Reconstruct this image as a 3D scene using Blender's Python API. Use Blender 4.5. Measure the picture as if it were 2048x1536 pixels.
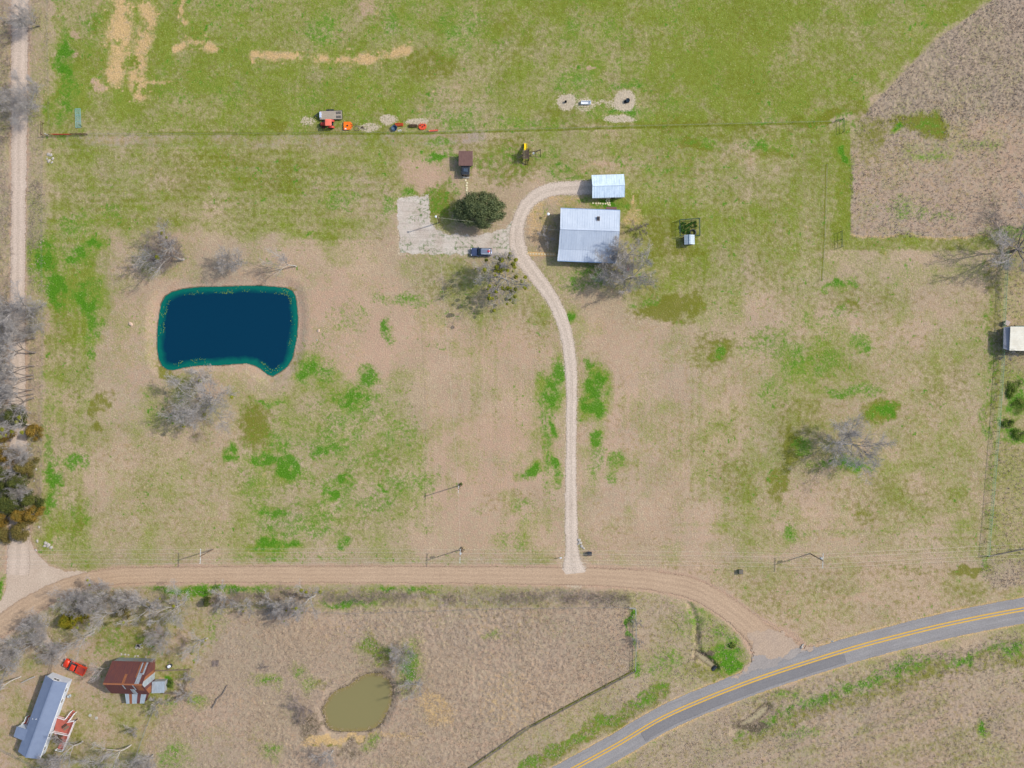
import bpy, math, random
import numpy as np
from mathutils import Vector, Matrix
R = math.radians
for o in list(bpy.data.objects):
    bpy.data.objects.remove(o)
SC = bpy.context.scene
COL = SC.collection

# ------------------------------------------------------------------ camera, sky, sun, exposure
S = 0.12            # metres on the ground for one pixel of the 2048 px wide photograph
H = 204.8           # flying height of the camera
cam = bpy.data.cameras.new('camera'); cam.lens = 30.0; cam.sensor_width = 36.0
cam.clip_start = 1.0; cam.clip_end = 9000.0
camo = bpy.data.objects.new('camera', cam); COL.objects.link(camo)
camo.location = (0, 0, H); camo.rotation_euler = (0, 0, 0)
SC.camera = camo
SUN_EL, SUN_AZ = R(43.5), R(17.5)       # azimuth counted from +x towards +y
world = bpy.data.worlds.new('World'); SC.world = world; world.use_nodes = True
wn = world.node_tree.nodes; wl = world.node_tree.links
bg = wn['Background']; bg.inputs[1].default_value = 0.15
sky = wn.new('ShaderNodeTexSky'); sky.sky_type = 'NISHITA'; sky.sun_disc = False
sky.sun_elevation = SUN_EL; sky.sun_rotation = R(90) - SUN_AZ
sky.air_density = 1.0; sky.dust_density = 2.0
wl.new(sky.outputs[0], bg.inputs[0])
sun = bpy.data.lights.new('sun', 'SUN'); sun.energy = 2.5; sun.angle = R(0.6); sun.color = (1.0, 0.965, 0.91)
suno = bpy.data.objects.new('sun', sun); COL.objects.link(suno)
sdir = Vector((math.cos(SUN_AZ) * math.cos(SUN_EL), math.sin(SUN_AZ) * math.cos(SUN_EL), math.sin(SUN_EL)))
suno.rotation_euler = sdir.to_track_quat('Z', 'Y').to_euler(); suno.location = (0, 0, 60)
SC.view_settings.view_transform = 'Standard'; SC.view_settings.look = 'None'
SC.view_settings.exposure = 0.40; SC.view_settings.gamma = 1.0
SC.view_settings.use_curve_mapping = False

def P(px, py, z=0.0):
    """map position (photo pixels measured on the ground plan) -> world; z lifts a point seen there"""
    k = (H - z) / H
    return Vector(((px - 1024) * S * k, (768 - py) * S * k, z))

# ------------------------------------------------------------------ naming helpers
def tag(o, label=None, cat=None, group=None, kind=None):
    if label: o['label'] = label
    if cat: o['category'] = cat
    if group: o['group'] = group
    if kind: o['kind'] = kind
    return o
def thing(name, label, cat, loc=(0, 0, 0), rz=0.0, group=None):
    o = bpy.data.objects.new(name, None); COL.objects.link(o)
    o.location = loc; o.rotation_euler = (0, 0, rz); o.empty_display_size = 0.3
    return tag(o, label, cat, group)
def link_mesh(name, me, mat=None, parent=None):
    o = bpy.data.objects.new(name, me); COL.objects.link(o)
    if mat is not None and not me.materials: me.materials.append(mat)
    if parent is not None: o.parent = parent
    return o

# ------------------------------------------------------------------ mesh builder
class MB:
    def __init__(s): s.v = []; s.f = []
    def add(s, vs, fs):
        b = len(s.v); s.v += [tuple(v) for v in vs]; s.f += [tuple(b + i for i in f) for f in fs]; return s
    def box(s, c, d, rz=0.0, m=None):
        cx, cy, cz = c; hx, hy, hz = d[0] / 2, d[1] / 2, d[2] / 2; ca, sa = math.cos(rz), math.sin(rz); vs = []
        for z in (-hz, hz):
            for x, y in ((-hx, -hy), (hx, -hy), (hx, hy), (-hx, hy)):
                p = Vector((x * ca - y * sa + cx, x * sa + y * ca + cy, cz + z))
                vs.append(m @ p if m else p)
        return s.add(vs, [(3, 2, 1, 0), (4, 5, 6, 7), (0, 1, 5, 4), (1, 2, 6, 5), (2, 3, 7, 6), (3, 0, 4, 7)])
    def tube(s, p0, p1, r0, r1=None, n=8, cap=True):
        p0, p1 = Vector(p0), Vector(p1); r1 = r0 if r1 is None else r1
        d = (p1 - p0); d = d.normalized() if d.length > 1e-9 else Vector((0, 0, 1))
        a = d.orthogonal().normalized(); b = d.cross(a); vs = []
        for p, r in ((p0, r0), (p1, r1)):
            for i in range(n):
                t = 2 * math.pi * i / n; vs.append(p + a * (r * math.cos(t)) + b * (r * math.sin(t)))
        fs = [(i, (i + 1) % n, n + (i + 1) % n, n + i) for i in range(n)]
        if cap: fs += [tuple(range(n - 1, -1, -1)), tuple(range(n, 2 * n))]
        return s.add(vs, fs)
    def path(s, pts, r, n=6):
        for a, b in zip(pts[:-1], pts[1:]): s.tube(a, b, r, r, n)
        return s
    def bar(s, p0, p1, w, h):
        """rectangular bar between two points: w across (level), h up"""
        p0, p1 = Vector(p0), Vector(p1); d = (p1 - p0).normalized()
        side = Vector((0, 0, 1)).cross(d)
        side = side.normalized() if side.length > 1e-6 else Vector((1, 0, 0))
        up = d.cross(side); vs = []
        for p in (p0, p1):
            for x, y in ((-1, -1), (1, -1), (1, 1), (-1, 1)): vs.append(p + side * (x * w / 2) + up * (y * h / 2))
        return s.add(vs, [(3, 2, 1, 0), (4, 5, 6, 7), (0, 1, 5, 4), (1, 2, 6, 5), (2, 3, 7, 6), (3, 0, 4, 7)])
    def slab(s, pts, t):
        """polygon of 3-D points given thickness t downwards"""
        n = len(pts); top = [Vector(p) for p in pts]; bot = [p - Vector((0, 0, t)) for p in top]
        return s.add(top + bot, [tuple(range(n)), tuple(range(2 * n - 1, n - 1, -1))] + [(i, n + i, n + (i + 1) % n, (i + 1) % n) for i in range(n)])
    def prism(s, pts, z0, z1):
        n = len(pts); vs = [(p[0], p[1], z0) for p in pts] + [(p[0], p[1], z1) for p in pts]
        return s.add(vs, [tuple(range(n - 1, -1, -1)), tuple(range(n, 2 * n))] + [(i, (i + 1) % n, n + (i + 1) % n, n + i) for i in range(n)])
    def lathe(s, prof, c=(0, 0, 0), n=20, closed=False):
        vs = []; m = len(prof)
        for r, z in prof:
            for i in range(n):
                t = 2 * math.pi * i / n; vs.append((c[0] + r * math.cos(t), c[1] + r * math.sin(t), c[2] + z))
        fs = [(k * n + i, k * n + (i + 1) % n, (k + 1) * n + (i + 1) % n, (k + 1) * n + i) for k in range(m - 1) for i in range(n)]
        if not closed: fs += [tuple(range(n - 1, -1, -1)), tuple(range((m - 1) * n, m * n))]
        return s.add(vs, fs)
    def loft(s, secs, q=4):
        """stack of rounded rectangles (z, x0, x1, y0, y1, r)"""
        vs = []; n = 4 * (q + 1)
        for sec in secs:
            z, x0, x1, y0, y1, r = sec[:6]
            for cx, cy, a0 in ((x1 - r, y1 - r, 0), (x0 + r, y1 - r, 90), (x0 + r, y0 + r, 180), (x1 - r, y0 + r, 270)):
                for k in range(q + 1):
                    t = R(a0 + 90 * k / q); vs.append((cx + r * math.cos(t), cy + r * math.sin(t), z))
        fs = [(k * n + i, k * n + (i + 1) % n, (k + 1) * n + (i + 1) % n, (k + 1) * n + i) for k in range(len(secs) - 1) for i in range(n)]
        fs += [tuple(range(n - 1, -1, -1)), tuple(range((len(secs) - 1) * n, len(secs) * n))]
        return s.add(vs, fs)
    def wheel(s, c, r, w, n=18):
        """tyre with its axle along y"""
        x, y, z = c; prof = [(r * .62, -w / 2), (r * .93, -w / 2), (r, -w * .3), (r, w * .3), (r * .93, w / 2), (r * .62, w / 2), (r * .62, -w / 2)]
        vs = []
        for rr, t in prof:
            for i in range(n):
                a = 2 * math.pi * i / n; vs.append((x + rr * math.cos(a), y + t, z + rr * math.sin(a)))
        return s.add(vs, [(k * n + i, k * n + (i + 1) % n, (k + 1) * n + (i + 1) % n, (k + 1) * n + i) for k in range(len(prof) - 1) for i in range(n)])
    def mesh(s, name):
        me = bpy.data.meshes.new(name); me.from_pydata([tuple(v) for v in s.v], [], s.f); me.validate(); me.update(); return me
    def part(s, name, mat, parent=None, smooth=False, bevel=0.0):
        me = s.mesh(name); o = link_mesh(name, me, mat, parent)
        if smooth: me.polygons.foreach_set('use_smooth', [True] * len(me.polygons))
        if bevel:
            b = o.modifiers.new('bevel', 'BEVEL'); b.width = bevel; b.segments = 2; b.limit_method = 'ANGLE'
        return o

def np_mesh(name, V, F, smooth=False):
    """V (n,3) array, F (m,k) array with k = 3 or 4"""
    me = bpy.data.meshes.new(name); m, k = F.shape
    me.vertices.add(len(V)); me.vertices.foreach_set('co', V.astype(np.float32).ravel())
    me.loops.add(m * k); me.loops.foreach_set('vertex_index', F.astype(np.int32).ravel())
    me.polygons.add(m); me.polygons.foreach_set('loop_start', np.arange(0, m * k, k, dtype=np.int32))
    me.polygons.foreach_set('loop_total', np.full(m, k, dtype=np.int32))
    me.polygons.foreach_set('use_smooth', np.full(m, smooth))
    me.update(calc_edges=True); return me

# ------------------------------------------------------------------ materials
def lin(c):
    """sRGB 0-255 -> linear"""
    f = lambda v: v / 12.92 if v <= 0.04045 else ((v + 0.055) / 1.055) ** 2.4
    return tuple(f(x / 255) for x in c) + (1.0,)
class NT:
    """small node-tree helper"""
    def __init__(s, name):
        s.m = bpy.data.materials.new(name); s.m.use_nodes = True
        s.n = s.m.node_tree.nodes; s.l = s.m.node_tree.links; s.b = s.n['Principled BSDF']; s.out = s.n['Material Output']
    def put(s, sock, v):
        if isinstance(v, bpy.types.NodeSocket): s.l.new(v, sock)
        elif v is not None: sock.default_value = v
    def math(s, op, a, b=None, c=None, clamp=False):
        n = s.n.new('ShaderNodeMath'); n.operation = op; n.use_clamp = clamp
        for i, v in enumerate((a, b, c)): s.put(n.inputs[i], v)
        return n.outputs[0]
    def mix(s, f, a, b, mode='MIX'):
        n = s.n.new('ShaderNodeMix'); n.data_type = 'RGBA'; n.blend_type = mode; n.clamp_factor = True
        s.put(n.inputs[0], f); s.put(n.inputs[6], a); s.put(n.inputs[7], b); return n.outputs[2]
    def coord(s, which='Object'):
        return s.n.new('ShaderNodeTexCoord').outputs[which]
    def mapping(s, vec, scale=(1, 1, 1), rot=(0, 0, 0)):
        n = s.n.new('ShaderNodeMapping'); s.put(n.inputs['Vector'], vec); n.inputs['Scale'].default_value = scale
        n.inputs['Rotation'].default_value = rot; return n.outputs[0]
    def noise(s, vec, scale, detail=3.0, rough=0.55):
        n = s.n.new('ShaderNodeTexNoise'); s.put(n.inputs['Vector'], vec); n.inputs['Scale'].default_value = scale
        n.inputs['Detail'].default_value = detail; n.inputs['Roughness'].default_value = rough; return n.outputs[0]
    def stretch(s, v, lo, hi, a=0.0, b=1.0):
        n = s.n.new('ShaderNodeMapRange'); n.clamp = True; s.put(n.inputs[0], v)
        for i, x in enumerate((lo, hi, a, b)): n.inputs[i + 1].default_value = x
        return n.outputs[0]
    def attr(s, name):
        n = s.n.new('ShaderNodeAttribute'); n.attribute_name = name
        q = s.n.new('ShaderNodeSeparateColor'); s.l.new(n.outputs['Color'], q.inputs[0]); return q.outputs
    def bump(s, h, strength, dist):
        n = s.n.new('ShaderNodeBump'); n.inputs['Strength'].default_value = strength; n.inputs['Distance'].default_value = dist
        s.put(n.inputs['Height'], h); s.l.new(n.outputs[0], s.b.inputs['Normal'])
    def done(s, color=None, rough=0.8, metal=0.0, spec=0.3):
        s.put(s.b.inputs['Base Color'], color); s.put(s.b.inputs['Roughness'], rough); s.put(s.b.inputs['Metallic'], metal)
        s.b.inputs['Specular IOR Level'].default_value = spec; return s.m
MATS = {}
def mat(name, c, rough=0.75, metal=0.0, var=0.25, scale=2.0, c2=None, spec=0.3, bump=0.0, stretch=None):
    """procedural material: colour c broken up by noise towards c2 (or towards darker/lighter c)"""
    if name in MATS: return MATS[name]
    t = NT(name); v = t.coord('Object')
    if stretch: v = t.mapping(v, stretch)
    f = t.stretch(t.noise(v, scale, 5.0, 0.62), 0.32, 0.68)
    a = lin(c); b = lin(c2) if c2 else tuple(x * (1 - var) for x in a[:3]) + (1.0,)
    g = t.noise(v, scale * 7, 2.0)
    col = t.mix(f, a, b); col = t.mix(t.stretch(g, 0.3, 0.7, 0.0, var), col, tuple(x * 0.55 for x in a[:3]) + (1.0,))
    if bump: t.bump(g, bump, 0.03)
    MATS[name] = t.done(col, rough, metal, spec); return MATS[name]
# ------------------------------------------------------------------ noise and map-drawing tools (plan view, photo pixels)
_tab = {}
def vnoise(x, y, seed):
    if seed not in _tab: _tab[seed] = np.random.RandomState(seed).rand(256, 256).astype(np.float32)
    T = _tab[seed]; xi = np.floor(x).astype(np.int32); yi = np.floor(y).astype(np.int32)
    fx = (x - xi).astype(np.float32); fy = (y - yi).astype(np.float32)
    fx = fx * fx * (3 - 2 * fx); fy = fy * fy * (3 - 2 * fy)
    x0, x1, y0, y1 = xi & 255, (xi + 1) & 255, yi & 255, (yi + 1) & 255
    return (T[y0, x0] * (1 - fx) + T[y0, x1] * fx) * (1 - fy) + (T[y1, x0] * (1 - fx) + T[y1, x1] * fx) * fy
def fbm(x, y, wl, seed, octv=4, gain=0.5):
    r = 0; a = 1.0; tot = 0
    for k in range(octv):
        r = r + a * vnoise(x / wl + 17.3 * k, y / wl + 9.1 * k, seed + k); tot += a; a *= gain; wl *= 0.5
    return r / tot
def sstep(a, b, x):
    t = np.clip((x - a) / (b - a), 0, 1); return t * t * (3 - 2 * t)
def sdf(X, Y, pts):
    """signed distance in pixels to a polygon, negative inside"""
    d = np.full(X.shape, 1e9, np.float32); ins = np.zeros(X.shape, bool); n = len(pts)
    for i in range(n):
        (ax, ay), (bx, by) = pts[i], pts[(i + 1) % n]; ex, ey = bx - ax, by - ay
        t = np.clip(((X - ax) * ex + (Y - ay) * ey) / (ex * ex + ey * ey + 1e-9), 0, 1)
        d = np.minimum(d, (X - ax - t * ex) ** 2 + (Y - ay - t * ey) ** 2)
        if ay != by:
            c = ((ay > Y) != (by > Y)) & (X < (bx - ax) * (Y - ay) / (by - ay) + ax); ins ^= c
    d = np.sqrt(d); return np.where(ins, -d, d)
def dline(X, Y, pts):
    d = np.full(X.shape, 1e9, np.float32)
    for (ax, ay), (bx, by) in zip(pts[:-1], pts[1:]):
        ex, ey = bx - ax, by - ay
        t = np.clip(((X - ax) * ex + (Y - ay) * ey) / (ex * ex + ey * ey + 1e-9), 0, 1)
        d = np.minimum(d, (X - ax - t * ex) ** 2 + (Y - ay - t * ey) ** 2)
    return np.sqrt(d)
def smooth_line(pts, n=8):
    """Catmull-Rom through points (any dimension)"""
    p = [np.array(q, float) for q in pts]; p = [2 * p[0] - p[1]] + p + [2 * p[-1] - p[-2]]; out = []
    for i in range(1, len(p) - 2):
        for k in range(n):
            t = k / n; a, b, c, d = p[i - 1], p[i], p[i + 1], p[i + 2]
            out.append(0.5 * (2 * b + (c - a) * t + (2 * a - 5 * b + 4 * c - d) * t * t + (3 * b - a - 3 * c + d) * t ** 3))
    out.append(p[-2]); return out

# ------------------------------------------------------------------ outlines shared by the ground, roads and water
POND = [(200 + x / 4.8, 440 + y / 4.8) for x, y in [(620,730),(680,690),(790,660),(950,642),(1150,640),(1350,632),(1500,628),(1650,638),(1780,650),(1840,680),(1870,730),(1885,830),(1893,930),(1890,1050),(1880,1150),(1860,1240),(1840,1330),(1790,1410),(1720,1460),(1650,1500),(1600,1480),(1540,1430),(1480,1395),(1400,1375),(1300,1380),(1150,1392),(950,1395),(800,1415),(700,1440),(640,1435),(590,1400),(555,1330),(540,1230),(540,1100),(548,1000),(560,900),(580,800)]]
MUDP = [(512 + x / 4, 1152 + y / 4) for x, y in [(930,780),(1000,785),(1060,830),(1085,880),(1090,950),(1075,1030),(1040,1110),(1000,1180),(950,1220),(870,1245),(780,1250),(680,1250),(600,1235),(560,1200),(550,1140),(525,1080),(560,1010),(590,960),(640,920),(740,880),(820,815),(880,790)]]
PUD1 = [(1393,1303),(1402,1308),(1416,1317),(1428,1328),(1434,1336),(1428,1338),(1414,1329),(1400,1320),(1391,1311)]
PUD2 = [(1478,1451),(1492,1440),(1506,1431),(1520,1418),(1531,1411),(1538,1414),(1534,1425),(1520,1438),(1502,1448),(1486,1453)]
# centre lines: (px, py, width in px)
DIRT = smooth_line([(-330,1420,46),(-160,1330,46),(-60,1282,46),(0,1252,45),(50,1216,44),(100,1189,42),(150,1169,40),(220,1154,37),(320,1150,36),(500,1149,36),(760,1149,37),(1024,1151,38),(1200,1154,40),(1300,1161,43),(1374,1174,46),(1424,1196,47),(1474,1230,50),(1512,1264,58),(1541,1294,84),(1560,1316,112)], 10)
LANE = smooth_line([(44,-330,36),(42,-100,36),(40,0,36),(39,150,34),(38,300,32),(36,480,30),(35,620,31),(35,800,34),(37,950,36),(38,1060,40),(37,1110,46),(35,1150,46)], 10)
DRIVE = smooth_line([(1148,1147,58),(1146,1128,40),(1144,1105,28),(1143,1070,26),(1142,1000,24),(1142,900,21),(1143,800,22),(1142,740,24),(1135,680,25),(1118,625,25),(1094,582,27),(1063,542,29),(1042,512,32),(1034,482,32),(1036,448,27),(1050,414,26),(1075,390,27),(1108,378,27),(1150,376,28),(1192,375,28)], 10)
PAD = [(795,394),(826,392),(857,390),(858,408),(859,430),(864,446),(874,458),(900,467),(940,471),(985,465),(1008,455),(1022,444),(1040,436),(1044,500),(1040,514),(1000,509),(960,510),(900,509),(840,508),(797,508),(796,450)]
YEL = smooth_line([(820,1712),(990,1622),(1149,1536),(1236,1488),(1324,1436),(1424,1392),(1536,1350),(1686,1302),(1786,1274.5),(1911,1244.5),(2048,1218),(2230,1190),(2420,1168)], 8)

JUN = [(15,1060),(60,1060),(64,1088),(77,1112),(100,1131),(130,1142),(200,1146),(190,1160),(120,1186),(60,1212),(0,1245),(-60,1275),(-60,1240),(-8,1216),(6,1192),(13,1160)]
TRACK = [(66,1250),(76,1248),(92,1266),(112,1290),(135,1318),(120,1322),(100,1302),(80,1276)]
PATH = [(1050,503.2),(1112,505.2),(1112,513.2),(1051,512)]
APRON = [(1480,1352),(1500,1334),(1508,1312),(1524,1306),(1538,1318),(1556,1312),(1574,1306),(1602,1297),(1630,1294),(1606,1309),(1560,1326),(1510,1343)]
MOUTH = [(1498,1262),(1516,1262),(1546,1258),(1566,1264),(1588,1284),(1602,1294),(1640,1291),(1612,1303),(1570,1318),(1530,1332),(1490,1346),(1458,1358),(1484,1344),(1500,1326),(1507,1304),(1503,1280),(1490,1262)]
# ------------------------------------------------------------------ ground sheet
ST = 1.55
xs = np.arange(-270, 2320, ST); ys = np.arange(-210, 1750, ST)
far = np.array([60, 150, 320, 700, 1500, 3200, 7000, 15000, 30000.0])
gx = np.concatenate([xs[0] - far[::-1], xs, xs[-1] + far]).astype(np.float32)
gy = np.concatenate([ys[0] - far[::-1], ys, ys[-1] + far]).astype(np.float32)
NX, NY = len(gx), len(gy); X, Y = np.meshgrid(gx, gy)
wx = X + 20 * (fbm(X, Y, 60, 3, 4) - .5) * 2 + 13 * (fbm(X, Y, 18, 8, 3) - .5) * 2
wy = Y + 20 * (fbm(X, Y, 60, 23, 4) - .5) * 2 + 13 * (fbm(X, Y, 18, 28, 3) - .5) * 2
M = {k: np.zeros(X.shape, np.float32) for k in 'golsnrdwm'}
# g mid green, o olive, l lush green, s pinkish bare earth, n sandy straw, r rough tall grass, d pale dust / gravel, w grey-brown tone, m mud
def win(x0, x1, y0, y1):
    return (slice(max(0, np.searchsorted(gy, y0)), min(NY, np.searchsorted(gy, y1) + 1)),
            slice(max(0, np.searchsorted(gx, x0)), min(NX, np.searchsorted(gx, x1) + 1)))
def zone(pts, f=12, warp=True, **kv):
    q = np.array(pts); w = win(q[:, 0].min() - 60, q[:, 0].max() + 60, q[:, 1].min() - 60, q[:, 1].max() + 60)
    A, B = (wx[w], wy[w]) if warp else (X[w], Y[w])
    v = 1 - sstep(-f, f, sdf(A, B, pts))
    for k, x in kv.items(): M[k][w] = M[k][w] * (1 - v) + x * v
def blob(k, cx, cy, rx, ry, val, f=0.45, rot=0.0):
    if k == 'l': blob('g', cx, cy, rx * 1.35 + 5, ry * 1.35 + 5, .80 * min(1, val + .1), .65, rot); f = .62
    m = max(rx, ry) * (1 + f) + 45; w = win(cx - m, cx + m, cy - m, cy + m); c, s = math.cos(R(rot)), math.sin(R(rot)); q = .25 if k == 'd' else 1.0
    dx, dy = X[w] + (wx[w] - X[w]) * q - cx, Y[w] + (wy[w] - Y[w]) * q - cy
    d = np.sqrt(((dx * c + dy * s) / rx) ** 2 + ((-dx * s + dy * c) / ry) ** 2)
    M[k][w] = np.maximum(M[k][w], val * (1 - sstep(1 - f, 1 + f, d)))
def fade(cx, cy, rx, ry, ks, amt, f=0.5):
    m = max(rx, ry) * (1 + f) + 30; w = win(cx - m, cx + m, cy - m, cy + m)
    d = np.sqrt(((wx[w] - cx) / rx) ** 2 + ((wy[w] - cy) / ry) ** 2); v = amt * (1 - sstep(1 - f, 1 + f, d))
    for k in ks: M[k][w] *= (1 - v)
def stroke(k, pts, wd, val, f=0.5, warp=True):
    q = np.array(pts); e = wd * 2 + 40; w = win(q[:, 0].min() - e, q[:, 0].max() + e, q[:, 1].min() - e, q[:, 1].max() + e)
    q_ = .45 if k == 'n' else 1.0 if warp else 0.0
    A, B = X[w] + (wx[w] - X[w]) * q_, Y[w] + (wy[w] - Y[w]) * q_
    d = dline(A, B, pts) / (wd / 2)
    M[k][w] = np.maximum(M[k][w], val * (1 - sstep(1 - f, 1 + f, d)))
BIG = 40000
# --- broad fields
M['g'] += 0.30; M['s'] += 0.12; M['o'] += 0.06
zone([(96,-BIG),(2120,-BIG),(1985,0),(1862,88),(1745,205),(1700,240),(1660,243),(1250,254),(850,266),(125,269),(98,268)], 6, g=.71, o=.32, l=.10, s=.08)
zone([(2120,-BIG),(BIG,-BIG),(BIG,474),(1702,474),(1700,300),(1722,236),(1745,210),(1862,88),(1985,0)], 3, False, g=.10, o=.04, l=0, s=.05, r=1.0, w=.55)
zone([(1700,300),(1800,285),(1990,225),(2300,230),(2300,474),(1702,474)], 14, g=.16, o=.10, r=.62, w=.62, s=.42)
zone([(1650,478),(1700,476),(2300,476),(2300,500),(1650,500)], 3, False, g=.6, o=.35, r=0, s=.05, w=0)
zone([(1660,262),(1700,240),(1701,476),(1660,476)], 2, False, g=.75, o=.35, l=.12, s=0, r=0, w=0)
zone([(98,268),(850,266),(1250,254),(1660,243),(1676,300),(1670,500),(1560,640),(1260,600),(1250,420),(1060,330),(800,300),(780,480),(90,470)], 14, g=.54, o=.30, l=.05, s=.10)
zone([(1250,330),(1660,330),(1660,520),(1560,650),(1300,600),(1290,500)], 40, g=.50, o=.28, l=.04)
zone([(1672,262),(1700,262),(1700,480),(1672,480)], 6, g=.85, o=.45, l=.15, s=0)
zone([(1690,478),(1990,478),(1990,498),(1690,500)], 8, g=.72, o=.40, s=.05)
zone([(75,440),(200,440),(190,640),(180,860),(175,1100),(78,1100)], 16, g=.62, o=.26, l=.12, s=.05)
zone([(210,480),(330,475),(610,480),(700,560),(720,740),(600,760),(560,780),(300,780),(260,860),(200,820),(196,600)], 25, g=.20, o=.05, l=0, s=.30, w=.20)
zone([(640,560),(880,600),(880,740),(700,760),(630,700)], 25, g=.22, s=.50, o=.04)
zone([(880,640),(1120,640),(1125,1110),(930,1120),(820,1110),(860,800)], 30, g=.22, s=.46, o=.05, l=.05)
zone([(1180,650),(1300,640),(1420,700),(1500,850),(1560,1100),(1180,1110),(1165,900)], 34, g=.20, s=.42, o=.12, l=.02, w=.12)
zone([(1500,600),(1985,560),(1965,1105),(1480,1110),(1440,800)], 30, g=.27, s=.34, o=.16, l=.02, w=.05)
zone([(190,860),(480,850),(560,1000),(520,1090),(170,1090)], 30, g=.30, s=.28, o=.14)
zone([(480,820),(800,760),(860,900),(860,1060),(500,1100),(470,950)], 30, g=.50, o=.20, l=.22, s=.12)
zone([(150,1112),(1110,1116),(1110,1132),(150,1134)], 4, False, g=.32, o=.12, s=.30, w=.25)
# --- south side
zone([(-BIG,1290),(120,1190),(240,1172),(1024,1168),(1280,1180),(1470,1260),(1500,1300),(1480,1345),(1100,1536),(700,1760),(700,BIG),(-BIG,BIG)], 6, g=.26, o=.18, l=.03, s=.22, r=.42, w=.34)
zone([(430,1240),(470,1222),(620,1214),(1262,1216),(1270,1340),(1060,1448),(940,1536),(880,1640),(200,1640),(275,1500),(330,1400),(400,1350),(432,1300)], 4, False, g=.08, o=.03, l=0, s=.24, n=.03, r=1.0, w=.36)
zone([(60,1290),(330,1210),(420,1240),(425,1300),(330,1400),(290,1500),(240,1640),(-200,1700),(-200,1380)], 22, g=.34, o=.26, l=.03, s=.52, r=.08, w=.42)
zone([(1290,1126),(1960,1120),(1985,1180),(2060,1175),(2060,1190),(1900,1222),(1610,1295),(1560,1270),(1460,1185),(1380,1150)], 8, g=.26, o=.26, l=.02, s=.42, r=.08)
zone([(1990,480),(2400,480),(2400,1150),(1960,1118)], 5, g=.36, o=.22, l=.08, r=.40, s=.28)
zone([(1965,1118),(2400,1060),(2400,1150),(2005,1178),(1975,1150)], 6, g=.16, r=.8, s=.2, w=.3)
zone([(1220,1536),(1560,1365),(2048,1262),(2500,1200),(2700,1900),(700,2000)], 10, g=.24, o=.24, l=.03, s=.26, r=.62, w=.34)
zone([(-400,-400),(20,-400),(20,1130),(-400,1130)], 5, g=.22, o=.10, r=.8, w=.42, s=.15)
zone([(58,-400),(96,-400),(90,600),(74,1080),(56,1060),(52,500)], 8, g=.34, o=.10, s=.10, r=.35, w=.35)
# --- straw strips and bare spots in the north pasture
for pts, wd in (([(262,-60),(250,0),(238,80),(230,150)],44), ([(292,-60),(290,0),(300,40),(275,110),(272,150),(282,188)],34), ([(358,-30),(362,10),(372,48)],11),
                ([(505,104),(560,112),(600,116)],18), ([(640,115),(700,113),(760,112),(815,103)],20), ([(345,98),(385,86),(425,98)],16), ([(290,165),(340,160)],9)):
    stroke('n', pts, wd * 1.25, .86, .98)
M['n'] *= .5 + .5 * sstep(.28, .54, fbm(X, Y, 17, 311, 4, .6))
for c in ((197,160,14,14,.95),(150,66,15,13,.8),(146,113,14,12,.8),(735,18,20,26,.8),(1180,135,9,7,1),(195,8,16,16,.7),(1115,20,26,18,.5),(665,55,18,25,.45),(1580,50,20,15,.5),
          (930,178,28,16,.5),(1420,175,70,18,.55),(1480,90,60,30,.35),(1600,190,60,25,.5),(1520,60,30,20,.4)): blob('s', *c)
for c in ((125,150,22,100,.75),(190,45,22,22,.6),(145,210,18,20,.5),(640,50,40,30,.4),(770,50,26,40,.4),(905,60,50,60,.3),(1150,160,50,26,.45),(1250,172,35,12,.7),(1000,245,120,12,.4),(900,235,60,20,.4),(460,20,30,20,.3),(1140,85,20,40,.3),(1250,222,22,9,.8)): blob('l', *c)
for c in ((860,130,60,40,.7),(1010,80,90,70,.45),(1290,60,60,60,.4),(195,48,16,20,.8),(1370,250,260,9,.6),(1650,232,60,14,.8),(1710,215,30,30,.6),(1120,230,80,14,.5),(560,250,26,14,.8)): blob('o', *c)
for c in ((1248,203,22,21,1.0),(1133,205,19,17,.95),(1172,208,22,15,.55),(1240,238,30,8,.75),(775,240,18,10,.8),(835,244,26,7,.8),(618,240,14,10,.6),(735,256,24,8,.7)): blob('d', *c, .3)
stroke('d', [(1175,205),(1230,204)], 8, .55)
stroke('w', [(140,281),(500,282),(740,281),(880,279),(960,272)], 22, .9, .35, False); stroke('s', [(140,281),(500,282),(740,281),(930,276)], 20, .5, .5, False)
stroke('g', [(1243,0),(1243,140),(1246,175)], 4, .9, .4, False); stroke('g', [(1300,185),(1380,158),(1460,132)], 5, .9)
stroke('o', [(1652,330),(1648,480),(1643,560)], 3.5, .9, .4, False); stroke('w', [(1652,330),(1648,480),(1643,560)], 4, .9, .4, False)
stroke('g', [(300,266),(850,266),(1250,255),(1660,244)], 7, .9, .4, False); stroke('o', [(300,266),(850,266),(1250,255),(1660,244)], 7, .6, .4, False)
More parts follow.
